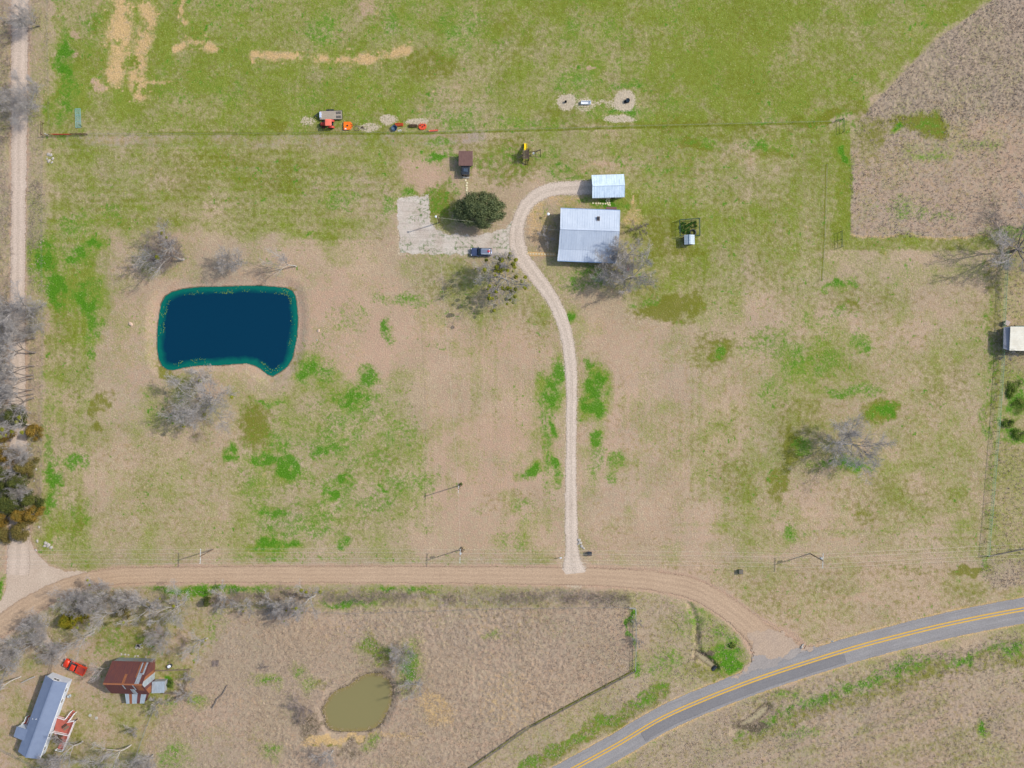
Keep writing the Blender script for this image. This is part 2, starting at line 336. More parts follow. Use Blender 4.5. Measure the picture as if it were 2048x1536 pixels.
# --- farmyard
for c in ((850,345,62,48,.75),(805,300,30,22,.6),(1110,320,30,18,.45),(1190,338,60,8,.7),(1430,318,140,8,.55),(1130,405,50,18,.55),(1070,440,24,34,.65),(1270,420,24,38,.6),(1010,355,24,18,.5),(760,590,60,40,.5),(1080,500,30,8,.5),(1085,465,18,30,.4)): blob('s', *c)
for c in ((1080,440,26,38,.5),(1268,430,20,40,.6),(1130,402,40,12,.45)): blob('n', *c)
for c in ((875,400,40,32,.5),(880,312,34,10,.75),(815,400,22,28,.35),(775,405,16,30,.5),(810,385,30,12,.6),(700,400,24,14,.35),(865,290,8,14,.5),(880,285,26,10,.5),(1000,330,50,40,.35),(1115,352,34,14,.6),(1090,310,40,16,.4),(1215,405,26,7,.8),(1240,408,14,8,.8),(1170,404,30,6,.5),(1400,285,50,12,.4),(1525,290,40,12,.6),(1130,335,24,10,.6),(950,320,30,20,.35),(1300,332,80,5,.5),(620,470,10,5,.8),(665,395,16,16,.5),(1175,560,45,22,.55)): blob('l', *c)
for c in ((870,402,46,38,.8),(1010,320,70,50,.7),(950,300,60,20,.5),(1385,292,40,14,.9),(1540,300,50,14,.7),(1500,268,180,12,.4),(1310,470,26,70,.55),(1365,500,60,16,.6),(1345,455,20,40,.5),(380,345,110,50,.45),(560,350,110,40,.5),(420,310,140,14,.5),(260,360,50,30,.3),(560,300,60,12,.5),(640,330,50,26,.4),(1290,560,20,60,.4)): blob('o', *c)
# --- west strip
for c in ((92,520,26,44,.9),(110,560,30,40,.85),(190,482,22,14,.85),(160,510,30,22,.7),(172,592,32,26,.9),(105,590,22,30,.8),(182,640,16,60,.6),(180,715,10,14,.6),(150,445,40,24,.4),(225,420,28,16,.45),(96,950,14,40,.8),(150,930,24,14,.6),(104,1000,12,50,.6),(150,1050,14,26,.5),(95,890,10,60,.45)): blob('l', *c)
for c in ((95,520,20,20,.7),(110,620,20,40,.5),(200,800,18,26,.8),(202,850,14,12,.8),(140,820,20,80,.45),(150,1055,14,20,.6),(120,700,40,80,.4)): blob('o', *c)
# --- middle fields
for c in ((636,745,34,26,.75),(705,790,40,22,1),(735,758,18,14,.65),(690,860,50,34,.5),(680,888,28,22,.6),(648,908,18,18,.8),(530,920,32,16,1),(575,932,24,22,1),(574,900,10,13,.9),(465,907,13,13,1),(690,955,18,12,.9),(660,988,18,13,.95),(762,980,14,11,.75),(552,1020,24,11,.65),(545,1086,40,15,.85),(678,1082,15,12,.75),(605,1045,60,36,.42),(745,925,40,40,.35),(740,860,60,10,.3),(780,660,10,26,.7),(600,690,60,20,.2),(700,640,40,30,.3),(540,800,34,8,.6),(640,880,60,16,.4),(800,600,50,14,.45),(905,500,60,20,.3),
          (1106,775,20,46,1),(1186,778,20,52,.95),(1180,735,14,20,.7),(1112,860,9,22,.9),(1092,900,10,70,.5),(1106,945,7,30,.8),(1150,640,16,13,1),(1058,940,14,9,.8),(1048,1020,24,20,.4),(1188,868,10,16,.7),(1184,920,14,60,.3),(1225,930,16,30,.4),(1030,1090,40,20,.3),(960,1010,20,12,.3)): blob('l', *c)
for c in ((515,850,40,52,.85),(760,930,60,40,.4),(640,850,60,30,.3),(1015,1000,60,30,.25),(700,1030,80,30,.3),(900,560,70,40,.25),(1060,640,40,60,.3)): blob('o', *c)
for c in ((990,860,110,50,.7),(985,950,90,40,.6),(1000,690,70,40,.6),(930,1040,40,50,.5),(760,690,40,70,.8),(700,730,60,26,.7),(660,610,70,40,.7),(690,570,60,30,.6),(650,690,40,60,.5),(250,640,40,80,.45),(260,750,40,50,.5),(470,790,80,14,.4)): blob('s', *c)
for c in ((1330,620,60,24,1),(1375,618,40,28,.85),(1440,705,24,26,.8),(1430,705,50,40,.5),(1575,895,24,44,.85),(1562,975,20,46,.75),(1760,825,36,26,.8),(1600,830,60,40,.4),(1690,620,30,12,.7),(1800,1000,140,50,.32),(1735,1030,20,26,.6),(1480,960,60,60,.3),(1880,760,60,60,.3),(1720,600,90,40,.3),(1985,760,14,380,.4)): blob('o', *c)
for c in ((1660,578,20,10,.75),(1700,570,16,10,.7),(1620,725,60,40,.5),(1540,690,50,50,.3),(1720,690,18,24,.6),(1765,826,24,18,.7),(1596,890,20,20,.5),(1700,938,38,8,.75),(1572,1066,16,16,.6),(1440,710,12,12,.6),(1660,640,40,20,.35),(1700,780,50,14,.5),(1550,790,40,30,.3),(1975,840,8,300,.35),(1690,930,60,14,.4),(1620,640,12,18,.5),(1285,600,24,8,.5)): blob('l', *c)
for c in ((1215,680,50,50,.5),(1250,860,60,90,.4),(1330,880,60,80,.35),(1820,640,80,70,.35),(1860,900,90,80,.35),(1300,1040,90,40,.4),(1900,640,60,60,.3),(1650,1010,60,40,.4)): blob('s', *c)
# --- north-east rough field
for c in ((1850,258,50,22,.95),(1800,250,26,14,.7),(1880,270,20,18,.7),(1745,262,30,30,.6),(1740,300,30,40,.4)): blob('o', *c)
for c in ((1845,255,34,16,.5),(1690,315,10,18,.9),(1860,310,40,12,.4),(1790,262,5,5,1),(1965,295,30,10,.4),(1830,420,90,24,.2),(1700,250,24,20,.3),(2020,470,40,14,.4)): blob('l', *c)
fade(1850,256,50,20,'rw',.9); fade(1745,275,40,40,'rw',.7)
stroke('n', [(1705,474),(1860,474),(1980,476)], 5, .6, .7)
# --- south fields
stroke('l', [(1480,1466),(1560,1430),(1700,1372),(1850,1328),(2060,1288),(2300,1240)], 26, .60, .9); stroke('o', [(1480,1475),(1560,1445),(1700,1395),(1850,1345),(2060,1308)], 40, .6)
stroke('l', [(1040,1540),(1130,1490),(1220,1440),(1330,1382)], 26, .5); stroke('o', [(1040,1545),(1130,1495),(1220,1445),(1330,1385)], 36, .7)
for c in ((1966,1457,9,10,1),(1450,1312,34,22,.95),(1462,1330,26,26,.9),(1445,1280,30,20,.5),(1400,1230,60,30,.4),(1330,1330,50,30,.4),(1575,1390,24,8,.6),(1270,1228,8,14,.7),(1266,1325,8,20,.7),(1600,1470,40,10,.4),(560,1115,120,8,.3),(800,1182,60,6,.7),(430,1175,120,7,.8),(700,1205,60,8,.6),(530,1365,20,8,.7),(588,1338,10,12,.6),(820,1335,24,40,.7),(745,1300,24,20,.4),(610,1370,12,14,.6),(985,1260,8,5,.4),(345,1365,10,12,1),(400,1400,16,10,.6),(240,1290,60,30,.2),(290,1280,30,12,.35),(430,1250,16,40,.4),(20,1190,8,34,.9),(8,1180,10,26,.8),(350,1520,26,30,.4),(545,1500,14,18,.4),(740,1488,8,6,.6),(335,1410,12,10,.4)): blob('l', *c)
for c in ((1940,1137,46,12,.9),(1830,1132,90,6,.5),(1650,1180,60,20,.4),(1930,1180,70,24,.5),(1420,1340,60,30,.5),(1850,1480,160,60,.3),(750,1300,32,26,.6),(640,1370,20,14,.6),(240,1280,70,40,.5),(120,1470,60,60,.5),(300,1240,60,16,.5),(190,1450,60,30,.3),(1340,1290,60,60,.25)): blob('o', *c)
for c in ((780,1480,60,10,.4),(870,1420,30,34,.6),(640,1480,26,10,.8),(1010,1400,60,60,.2)): blob('n', *c)
for c in ((655,1486,22,9,.9),(700,1476,30,6,.6)): blob('o', *c)
for c in ((1230,1225,20,6,.4),(315,1265,14,20,.9),(330,1368,26,12,.9),(100,1345,26,20,.6),(210,1440,40,14,.6),(75,1370,20,40,.5),(1720,1195,90,10,.7),(1600,1215,60,26,.5),(1660,1230,40,8,.5)): blob('s', *c)
for c in ((620,1450,24,30,.6),(700,1500,30,22,.5),(1500,1450,40,9,.8),(1412,1318,26,12,.8),(1398,1270,8,40,.5)): blob('m', *c)
fade(668, 1480, 40, 14, 'rwg', .9)
for c in ((650,1482,28,10,.95),(694,1474,30,6,.85)): blob('n', *c)
stroke('w', [(690,1192),(1000,1194),(1258,1196)], 20, .95, .5); stroke('r', [(690,1192),(1000,1194),(1258,1196)], 20, .9, .5)
stroke('o', [(1270,1340),(1180,1388),(1072,1446),(940,1536),(820,1630)], 5, .95, .4, False); stroke('l', [(1264,1222),(1265,1334)], 8, .6, .5)  # olive: undergrowth and the slanting fence's shadow line, painted as one
fade(2034, 820, 40, 70, 'rws', .8)
for c in ((2034,800,24,40,.6),(2030,860,26,24,.6),(2016,830,10,50,.6)): blob('l', *c)
# --- damp bank round the ponds
sd_p = np.full(X.shape, 1e3, np.float32); w = win(180, 740, 440, 860); sd_p[w] = sdf(X[w], Y[w], POND)
sd_m = np.full(X.shape, 1e3, np.float32); w = win(560, 880, 1270, 1540); sd_m[w] = sdf(X[w], Y[w], MUDP)
sd_1 = np.full(X.shape, 1e3, np.float32); w = win(1330, 1500, 1240, 1400); sd_1[w] = sdf(X[w], Y[w], PUD1)
sd_2 = np.full(X.shape, 1e3, np.float32); w = win(1420, 1600, 1350, 1510); sd_2[w] = sdf(X[w], Y[w], PUD2)
bank = (1 - sstep(2, 26, sd_p))
M['s'] = np.maximum(M['s'], .6 * bank); M['w'] = np.maximum(M['w'], .5 * bank); M['g'] *= 1 - .6 * bank; M['l'] *= 1 - .8 * bank
for c in ((330,745,16,12,.9),(580,580,16,8,.6),(590,730,20,14,.4)): blob('o', *c)
for s_, k in ((np.where(Y > 1466, sd_m + 8, sd_m), 10), (sd_1, 7), (sd_2, 8)):
    M['m'] = np.maximum(M['m'], .7 * (1 - sstep(0, k, s_)))
M['m'] = np.maximum(M['m'], .8 * (1 - sstep(0, 4, sd_p)))
# --- road verges: dust thrown on the grass, nothing growing under the road
def road_d(pts, x0, x1, y0, y1):
    d = np.full(X.shape, 1e3, np.float32); w = win(x0, x1, y0, y1)
    for a, b in zip(pts[:-1], pts[1:]):
        ww = win(min(a[0], b[0]) - 70, max(a[0], b[0]) + 70, min(a[1], b[1]) - 70, max(a[1], b[1]) + 70)
        if d[ww].size == 0: continue
        d[ww] = np.minimum(d[ww], dline(X[ww], Y[ww], [a[:2], b[:2]]) - (a[2] + b[2]) / 4)
    return d
d_dirt = np.minimum(road_d(DIRT, -400, 1700, 1050, 1500), road_d(LANE, -60, 140, -400, 1300))
for q_ in (JUN, APRON, MOUTH):
    q__ = np.array(q_); w = win(q__[:, 0].min() - 40, q__[:, 0].max() + 40, q__[:, 1].min() - 40, q__[:, 1].max() + 40); d_dirt[w] = np.minimum(d_dirt[w], sdf(X[w], Y[w], q_) - 1)
d_drive = road_d(DRIVE, 950, 1260, 330, 1200); w = win(740, 1100, 340, 560); d_drive[w] = np.minimum(d_drive[w], sdf(X[w], Y[w], PAD))
ASPH = [(p[0] + 1.2, p[1] + 2.6, 51) for p in YEL]
d_asph = road_d(ASPH, 700, 2500, 1100, 1800)
d_road = np.minimum(np.minimum(d_dirt, d_drive), d_asph)
hal = 1 - sstep(-2, 9, d_dirt + 6 * (fbm(X, Y, 30, 61, 3) - .5)); M['s'] = np.maximum(M['s'], .75 * hal)
for k in 'golr': M[k] *= 1 - .8 * hal
hal = 1 - sstep(-2, 6, d_drive + 8 * (fbm(X, Y, 20, 65, 3) - .5)); M['d'] = np.maximum(M['d'], .5 * hal)
hal = 1 - sstep(0, 7, d_asph + 5 * (fbm(X, Y, 20, 68, 3) - .5)); M['n'] = np.maximum(M['n'], .75 * hal); M['r'] *= 1 - hal
side = (1 - sstep(8, 16, d_drive)) * sstep(560, 640, Y) * (1 - sstep(1060, 1100, Y)); M['s'] = np.maximum(M['s'], .55 * side * (X > 1142))
# --- mowing lines and natural unevenness
big = fbm(X, Y, 150, 40, 5) - .5; mid = fbm(X, Y, 34, 50, 4) - .5
strp = fbm(X * .06, Y, 7, 70, 2) - .5; strv = fbm(X, Y * .05, 8, 75, 2) - .5
inW = (1 - sstep(180, 240, X)) * sstep(440, 520, Y) * (1 - sstep(1080, 1110, Y)) * sstep(60, 90, X)
inL = sstep(270, 300, Y) * (1 - sstep(470, 520, Y)) * (1 - sstep(760, 820, X)) * sstep(80, 100, X) + .55 * sstep(900, 1000, Y) * (1 - sstep(1090, 1100, Y)) * sstep(190, 260, X) * (1 - sstep(1100, 1130, X))
fld1 = sstep(800, 850, X) * (1 - sstep(1110, 1130, X)) * sstep(600, 660, Y) * (1 - sstep(1060, 1090, Y)); fld2 = sstep(1180, 1230, X) * (1 - sstep(1940, 1975, X)) * sstep(1000, 1060, Y) * (1 - sstep(1112, 1122, Y)) + sstep(1840, 1920, X) * (1 - sstep(1960, 1970, X)) * sstep(560, 640, Y) * (1 - sstep(1080, 1110, Y)) * 0
fld3 = sstep(1250, 1300, X) * (1 - sstep(1640, 1660, X)) * sstep(280, 330, Y) * (1 - sstep(580, 660, Y)); fld4 = sstep(1150, 1200, X) * (1 - sstep(1480, 1560, X)) * sstep(640, 720, Y) * (1 - sstep(1000, 1080, Y))
ru, rv_ = X * .938 - Y * .346, X * .346 + Y * .938; dg = fbm(ru * .03, rv_, 9, 81, 2) - .5; inSE = (Y > 1480 - (X - 1480) * .37) * 1.0
lines = .42 * inW * strv + .36 * inL * strp + .34 * (fld1 + .8 * fld4) * strv + .36 * fld2 * strp + .26 * fld3 * strv + .40 * inSE * dg
M['g'] += (.80 * big + .42 * mid) * (1 - .7 * M['r']) + lines; M['o'] += .30 * big + .22 * (fbm(X, Y, 40, 90, 4) - .5) + .5 * lines
lb = np.clip((fbm(X, Y, 46, 95, 5, .6) - .50) * 5, -1, 1); M['l'] *= 1 + .55 * np.clip((fbm(X, Y, 20, 97, 4, .6) - .5) * 5, -1, .5)
dots = sstep(.80, .93, vnoise(X / 5.5, Y / 5.5, 301)) * sstep(.35, .6, fbm(X, Y, 90, 305, 3)); M['l'] = np.maximum(M['l'], (.75 * dots * (M['g'] > .42) + .5 * dots * (M['g'] <= .42) * (M['g'] > .12)) * (M['r'] < .3))
M['n'] += .5 * sstep(.86, .95, vnoise(X / 7 + 40, Y / 7, 307)) * (M['g'] > .5)
M['l'] += .25 * np.clip(lb, 0, 1) * sstep(.045, .11, M['l']) * (M['l'] < .4)
gg = np.clip((fbm(X, Y, 30, 98, 4, .6) - .5) * 4, -1, 1); M['g'] += .16 * gg * (1 - M['r'])
for k_ in 'gol': M[k_] *= (1 - .9 * sstep(.35, .9, np.maximum(M['n'], 0)))
for k_ in 'go': M[k_] *= (1 - .75 * sstep(.5, .95, M['s']))
M['s'] += .5 * (fbm(X, Y, 110, 99, 4) - .5) - .45 * lines + .2 * (fbm(X, Y, 22, 105, 3) - .5)
M['w'] += .5 * (fbm(X, Y, 90, 111, 4) - .5); M['n'] += .10 * (fbm(X, Y, 60, 120, 4) - .45) * 2
for k in M: M[k] = np.clip(M[k], 0, 1)
# --- relief: tufts, ditches, pond basins, level beds for the roads
rough = M['r'] * sstep(4, 14, d_road)
xm, ym = X * S, Y * S
tuft = .5 * vnoise(xm / .43, ym / .43, 130) + .5 * vnoise(xm / .75 + 9, ym / .75, 131); tuft = np.clip((tuft - .30) / .45, 0, 1)
Z = rough * (.17 * tuft * np.clip(2.2 * fbm(xm, ym, 24, 140, 2) - .35, .5, 1.0)) + .05 * (1 - rough) * (fbm(xm, ym, .9, 150, 2) - .3) * sstep(2, 8, d_road)
Z = np.maximum(Z, 0)
def ditch(pts, wd, dep):
    global Z
    q = np.array(pts); w = win(q[:, 0].min() - 40, q[:, 0].max() + 40, q[:, 1].min() - 40, q[:, 1].max() + 40)
    Z[w] -= dep * (1 - sstep(0, wd, dline(X[w], Y[w], pts))) * sstep(2, 10, d_road[w])
ditch([(1470,1462),(1560,1428),(1700,1372),(1850,1328),(2060,1288),(2300,1240)], 16, .55)
ditch([(1376,1200),(1392,1240),(1394,1280),(1400,1310),(1430,1336)], 10, .42)
for s_, wl_, rise, dep in ((sd_p, -.55, 26, 2.6), (sd_m, -.45, 16, 1.4), (sd_1, -.75, 8, .5), (sd_2, -.5, 12, .4)):
    k = 1 - sstep(0, rise, s_); inside = sstep(0, -30, s_)
    Z = np.where(s_ < rise, Z * sstep(0, 6, s_) * (1 - k) + wl_ * k - dep * inside, Z)
Z -= .07 * (1 - sstep(-3, 1, d_road))
for q_ in (TRACK, PATH):
    q__ = np.array(q_); w = win(q__[:, 0].min() - 40, q__[:, 0].max() + 40, q__[:, 1].min() - 40, q__[:, 1].max() + 40); Z[w] *= sstep(0, 5, sdf(X[w], Y[w], q_))
edge = sstep(-240, -120, X) * (1 - sstep(2180, 2300, X)) * sstep(-190, -100, Y) * (1 - sstep(1620, 1740, Y)); Z *= edge

V = np.stack([(X - 1024) * S, (768 - Y) * S, Z], -1).reshape(-1, 3)
ii = np.arange(NX * NY).reshape(NY, NX)
F = np.stack([ii[1:, :-1], ii[1:, 1:], ii[:-1, 1:], ii[:-1, :-1]], -1).reshape(-1, 4)
gme = np_mesh('ground', V, F, True)
def put_attr(me, name, a, b, c):
    at = me.attributes.new(name, 'FLOAT_COLOR', 'POINT')
    at.data.foreach_set('color', np.stack([a, b, c, np.ones_like(a)], -1).astype(np.float32).ravel())
put_attr(gme, 'veg', M['g'], M['l'], M['o']); put_attr(gme, 'bare', M['s'], M['n'], M['r']); put_attr(gme, 'tone', M['d'], M['w'], M['m'])

def ground_material():
    t = NT('pasture'); v = t.coord('Object')
    n_f = t.stretch(t.noise(v, 2.6, 3.0, .6), .30, .70); n_m = t.stretch(t.noise(v, .85, 4.0, .6), .30, .70)
    n_x = t.stretch(t.noise(t.mapping(v, (1, 1, 1), (0, 0, .7)), 1.7, 4.0, .65), .28, .72)
    n_y = t.stretch(t.noise(t.mapping(v, (1, 1, 1), (0, 0, 1.9)), 3.4, 2.0, .6), .30, .70)
    n_b = t.stretch(t.noise(v, .12, 3.0, .5), .3, .7); n_b2 = t.stretch(t.noise(v, .22, 5.0, .6), .32, .68)
    g, l, o = t.attr('veg')[:3]; s, n, r = t.attr('bare')[:3]; d, w_, m = t.attr('tone')[:3]
    def cov(mask, noise, k, sharp):       # coverage: how much of the surface this cover takes, broken up by noise
        a = t.math('MULTIPLY_ADD', t.math('SUBTRACT', noise, .5), k, mask)
        return t.math('MULTIPLY', t.math('MULTIPLY_ADD', t.math('SUBTRACT', a, .5), sharp, .5, True), t.stretch(mask, .0, .12))
    straw = t.mix(n_m, GC['straw1'], GC['straw2']); straw = t.mix(t.math('MULTIPLY', t.stretch(t.noise(v, .055, 4.0, .6), .4, .64), .5), straw, GC['soil1']); straw = t.mix(w_, straw, t.mix(n_f, GC['grey1'], GC['grey2']))
    c = straw
    c = t.mix(cov(s, n_m, .9, 1.5), c, t.mix(n_f, GC['soil1'], GC['soil2']))
    c = t.mix(cov(n, t.math('MULTIPLY_ADD', n_f, .5, t.math('MULTIPLY', n_m, .5)), 1.25, 1.35), c, t.mix(n_x, GC['sand1'], GC['sand2']))
    c = t.mix(t.math('MULTIPLY', r, t.stretch(n_y, .55, .95, 0, .5)), c, GC['thatch'])
    c = t.mix(cov(g, t.math('MULTIPLY_ADD', n_x, .65, t.math('MULTIPLY', n_b2, .35)), .85, 1.3), c, t.mix(n_y, GC['green1'], GC['green2']))
    c = t.mix(t.math('MULTIPLY', cov(o, n_m, .8, 1.6), .85), c, t.mix(n_f, GC['olive1'], GC['olive2']))
    c = t.mix(t.math('MULTIPLY', cov(l, t.math('MULTIPLY_ADD', n_x, .55, t.math('MULTIPLY', n_m, .45)), 1.15, 1.8), .92), c, t.mix(t.stretch(l, .25, .85), GC['lush3'], t.mix(n_y, GC['lush1'], GC['lush2'])))
    c = t.mix(cov(d, n_f, .8, 2.2), c, t.mix(n_x, GC['dust1'], GC['dust2']))
    c = t.mix(cov(m, n_m, .6, 2.0), c, GC['mud'])
    # single weeds and bleached blades
    weed = t.math('MULTIPLY', t.stretch(n_y, .80, .95), t.stretch(n_m, .45, .8)); weed = t.math('MULTIPLY', weed, t.stretch(g, .05, .6, .34, .6))
    c = t.mix(weed, c, GC['weed'])
    pale = t.math('MULTIPLY', t.stretch(n_f, .78, 1.0), .35); c = t.mix(pale, c, GC['pale'])
    k = t.math('MULTIPLY_ADD', n_y, .26, .87); k = t.math('MULTIPLY', k, t.math('MULTIPLY_ADD', n_f, .22, .90)); k = t.math('MULTIPLY', k, t.math('MULTIPLY_ADD', n_b, .10, .95))
    c = t.mix(1.0, c, k, 'MULTIPLY')
    t.bump(t.math('ADD', n_f, t.math('MULTIPLY', n_y, .6)), .55, .09)
    return t.done(c, .95, 0, .1)
GC = {k: lin(c) for k, c in dict(straw1=(166,148,119), straw2=(146,128,103), grey1=(166,150,134), grey2=(141,125,112), soil1=(178,150,126), soil2=(161,132,110),
      sand1=(192,162,113), sand2=(172,142,98), thatch=(92,83,72), green1=(130,138,62), green2=(101,115,34), olive1=(112,110,30), olive2=(92,98,18), lush3=(98,128,44), lush1=(56,108,14), lush2=(80,124,26),
      dust1=(186,172,148), dust2=(164,148,126), mud=(96,86,68), weed=(54,92,40), pale=(196,184,140)).items()}
ground = link_mesh('ground', gme, ground_material()); tag(ground, kind='structure')

# ------------------------------------------------------------------ roads
def ribbon(name, pts, z, nl=9, jag=0.0, seed=0, wmul=1.0, off=0.0):
    """strip following pts (px, py, width px); uv = (across 0..1, metres along); jag = ragged edge in px"""
    q = np.array([p[:3] for p in pts], float)
    L = np.concatenate([[0], np.cumsum(np.hypot(*(q[1:, :2] - q[:-1, :2]).T))]); n = int(L[-1] / 2.5)
    s = np.linspace(0, L[-1], n); q = np.stack([np.interp(s, L, q[:, i]) for i in range(3)], 1)
    T = np.gradient(q[:, :2], axis=0); T /= np.linalg.norm(T, axis=1)[:, None]; N = np.stack([-T[:, 1], T[:, 0]], 1)
    us = np.linspace(0, 1, nl); V = np.zeros((n, nl, 3)); UV = np.zeros((n, nl, 2))
    e0 = jag * (fbm(s, s * 0, 14, seed + 201, 4) - .5) * 2; e1 = jag * (fbm(s, s * 0 + 50, 14, seed + 211, 4) - .5) * 2
    for j, u in enumerate(us):
        o = (u - .5) * q[:, 2] * wmul + off - e0 * (1 - u) + e1 * u
        xy = q[:, :2] + N * o[:, None]; V[:, j, 0] = (xy[:, 0] - 1024) * S; V[:, j, 1] = (768 - xy[:, 1]) * S
        V[:, j, 2] = z + .04 * (1 - (2 * u - 1) ** 2) * (nl > 3); UV[:, j, 0] = u; UV[:, j, 1] = s * S
    idx = np.arange(n * nl).reshape(n, nl)
    F = np.stack([idx[:-1, :-1], idx[1:, :-1], idx[1:, 1:], idx[:-1, 1:]], -1).reshape(-1, 4)
    me = np_mesh(name, V.reshape(-1, 3), F, True)
    nz = me.polygons[0].normal.z
    if nz < 0: me.flip_normals()
    uvl = me.uv_layers.new(name='UVMap'); vi = np.zeros(len(me.loops), np.int32); me.loops.foreach_get('vertex_index', vi)
    uvl.data.foreach_set('uv', UV.reshape(-1, 2)[vi].astype(np.float32).ravel()); return me
def road_material(name, c1, c2, rut, edge=.10, streak=.5, grain=.22, speck=None, rutk=.4, flat_=False, wheel=None):
    t = NT(name); v = t.coord('Object'); uv = t.coord('UV')
    if flat_: uv = t.mapping(v, (.12, .3, 1), (0, 0, R(22)))
    sep = t.n.new('ShaderNodeSeparateXYZ'); t.l.new(uv, sep.inputs[0]); u = sep.outputs[0]
    st = t.stretch(t.noise(t.mapping(uv, (26, .10, 1)), 1.0, 5.0, .6), .3, .7); st2 = t.stretch(t.noise(t.mapping(uv, (60, .5, 1)), 1.0, 3.0, .6), .3, .7)
    nb = t.stretch(t.noise(v, .22, 4.0, .6), .3, .7); nf = t.stretch(t.noise(v, 3.2, 3.0, .65), .28, .72)
    c = t.mix(nb, lin(c1), lin(c2)); c = t.mix(t.math('MULTIPLY', st, streak), c, lin(rut)); c = t.mix(t.math('MULTIPLY', st2, streak * .35), c, lin(c1))
    # wheel paths kept clear of loose stone, ridge of fines between
    a = t.math('ABSOLUTE', t.math('SUBTRACT', u, .5)); rid = t.math('MULTIPLY', t.stretch(a, .30, .40), t.stretch(a, .5, .42)); c = t.mix(t.math('MULTIPLY', t.math('MULTIPLY', rid, st), 0.0 if flat_ else rutk), c, lin(rut))
    if wheel and not flat_:
        for w0, w1, k_ in wheel:      # bands across the road: polished wheel paths (+) or a darker crown / oil strip (-)
            bd = t.math('MULTIPLY', t.math('MULTIPLY', t.stretch(a, w0 - .05, w0 + .02), t.stretch(a, w1 + .05, w1 - .02)), t.math('MULTIPLY_ADD', st, .6, .4))
            c = t.mix(t.math('MULTIPLY', bd, abs(k_)), c, tuple(min(1, x * (1.18 if k_ > 0 else .72)) for x in lin(c1)[:3]) + (1.0,))
    c = t.mix(1.0, c, t.math('MULTIPLY_ADD', nf, grain * 2, 1 - grain), 'MULTIPLY')
    if speck: c = t.mix(t.stretch(t.noise(v, 5.0, 2.0), .62, .72, 0, .6), c, lin(speck))
    t.bump(nf, .35, .04); t.done(c, .95, 0, .1)
    if edge:
        al = t.math('ADD', t.math('MULTIPLY', t.math('SUBTRACT', .5, a), 1.0), t.math('MULTIPLY', t.math('SUBTRACT', t.noise(v, 1.6, 4.0, .65), .5), edge * 2.2))
        t.put(t.b.inputs['Alpha'], t.stretch(al, edge * .35, edge * .75))
    return t.m
m_dirt = road_material('dirt', (178,153,126), (167,142,116), (141,118,97), .10, .5, wheel=((.08, .17, .32), (.28, .36, .28), (-.1, .04, -.15)))
m_lane = road_material('pale_dirt', (190,172,154), (180,161,142), (162,143,126), .12, .4, wheel=((.10, .24, .35), (-.1, .05, -.2)))
m_lanef = road_material('pale_dirt_flat', (188,170,150), (176,156,136), (158,138,120), 0, .35, flat_=True); m_asphf = road_material('worn_asphalt', (160,150,140), (146,138,131), (124,119,115), 0, .5, .14, flat_=True)
m_grav = road_material('gravel', (199,183,165), (186,169,151), (158,141,125), .12, .6, .24, (132,120,106), wheel=((.15, .30, .30), (-.1, .10, -.25)))
m_asph = road_material('asphalt', (150,146,142), (137,133,130), (118,115,114), .035, .6, .16, wheel=((.10, .17, -.5), (.32, .38, -.5)))
def flat(name, pts, z, material, jag=0.0, seed=0, sm=True):
    """level sheet with a ragged outline, triangulated over a fine grid so that it can carry detail"""
    q = [tuple(p[:2]) for p in (smooth_line(list(pts) + [pts[0]], 6)[:-1] if sm else pts)]; e = np.array(q); st = .8
    A, B = np.meshgrid(np.arange(e[:, 0].min() - jag - 2, e[:, 0].max() + jag + 2, st), np.arange(e[:, 1].min() - jag - 2, e[:, 1].max() + jag + 2, st))
    sd = sdf(A, B, q) + jag * ((fbm(A, B, 12, seed + 301, 4, .6) - .5) * 2 + .25 * (vnoise(A / 1.7, B / 1.7, seed + 311) - .5))
    keep = sd < 0; idx = -np.ones(A.shape, int); idx[keep] = np.arange(keep.sum())
    f = np.stack([idx[1:, :-1], idx[1:, 1:], idx[:-1, 1:], idx[:-1, :-1]], -1).reshape(-1, 4); f = f[(f >= 0).all(1)]
    me = np_mesh(name, np.stack([(A[keep] - 1024) * S, (768 - B[keep]) * S, np.full(keep.sum(), z)], -1), f, True)
    return link_mesh(name, me, material)
o = link_mesh('dirt_road', ribbon('dirt_road', DIRT, .012, 15, 2.0, 1), m_dirt); tag(o, kind='structure')
o = link_mesh('dirt_lane', ribbon('dirt_lane', LANE, .004, 13, 2.0, 5, 1.12), m_lane); tag(o, kind='structure')
tag(flat('lane_junction', JUN, .008, m_lanef, 4.0, 15, False), kind='structure')
o = link_mesh('driveway', ribbon('driveway', DRIVE, .022, 11, 1.6, 9, 1.12), m_grav); tag(o, kind='structure')
asphalt = link_mesh('asphalt_road', ribbon('asphalt_road', ASPH, .026, 13, 1.2, 13, 1.04), m_asph); tag(asphalt, kind='structure')
m_pad = NT('gravel_pad'); _v = m_pad.coord('Object')
_nf = m_pad.stretch(m_pad.noise(_v, 3.4, 3.0, .65), .28, .72); _nb = m_pad.stretch(m_pad.noise(_v, .3, 4.0), .3, .7)
_c = m_pad.mix(_nb, lin((194,184,170)), lin((174,159,143))); _c = m_pad.mix(m_pad.stretch(m_pad.noise(m_pad.mapping(_v, (.12, 1.6, 1)), 1.0, 4.0), .48, .7, 0, .5), _c, lin((152,138,126)))
_c = m_pad.mix(1.0, _c, m_pad.math('MULTIPLY_ADD', _nf, .44, .78), 'MULTIPLY')
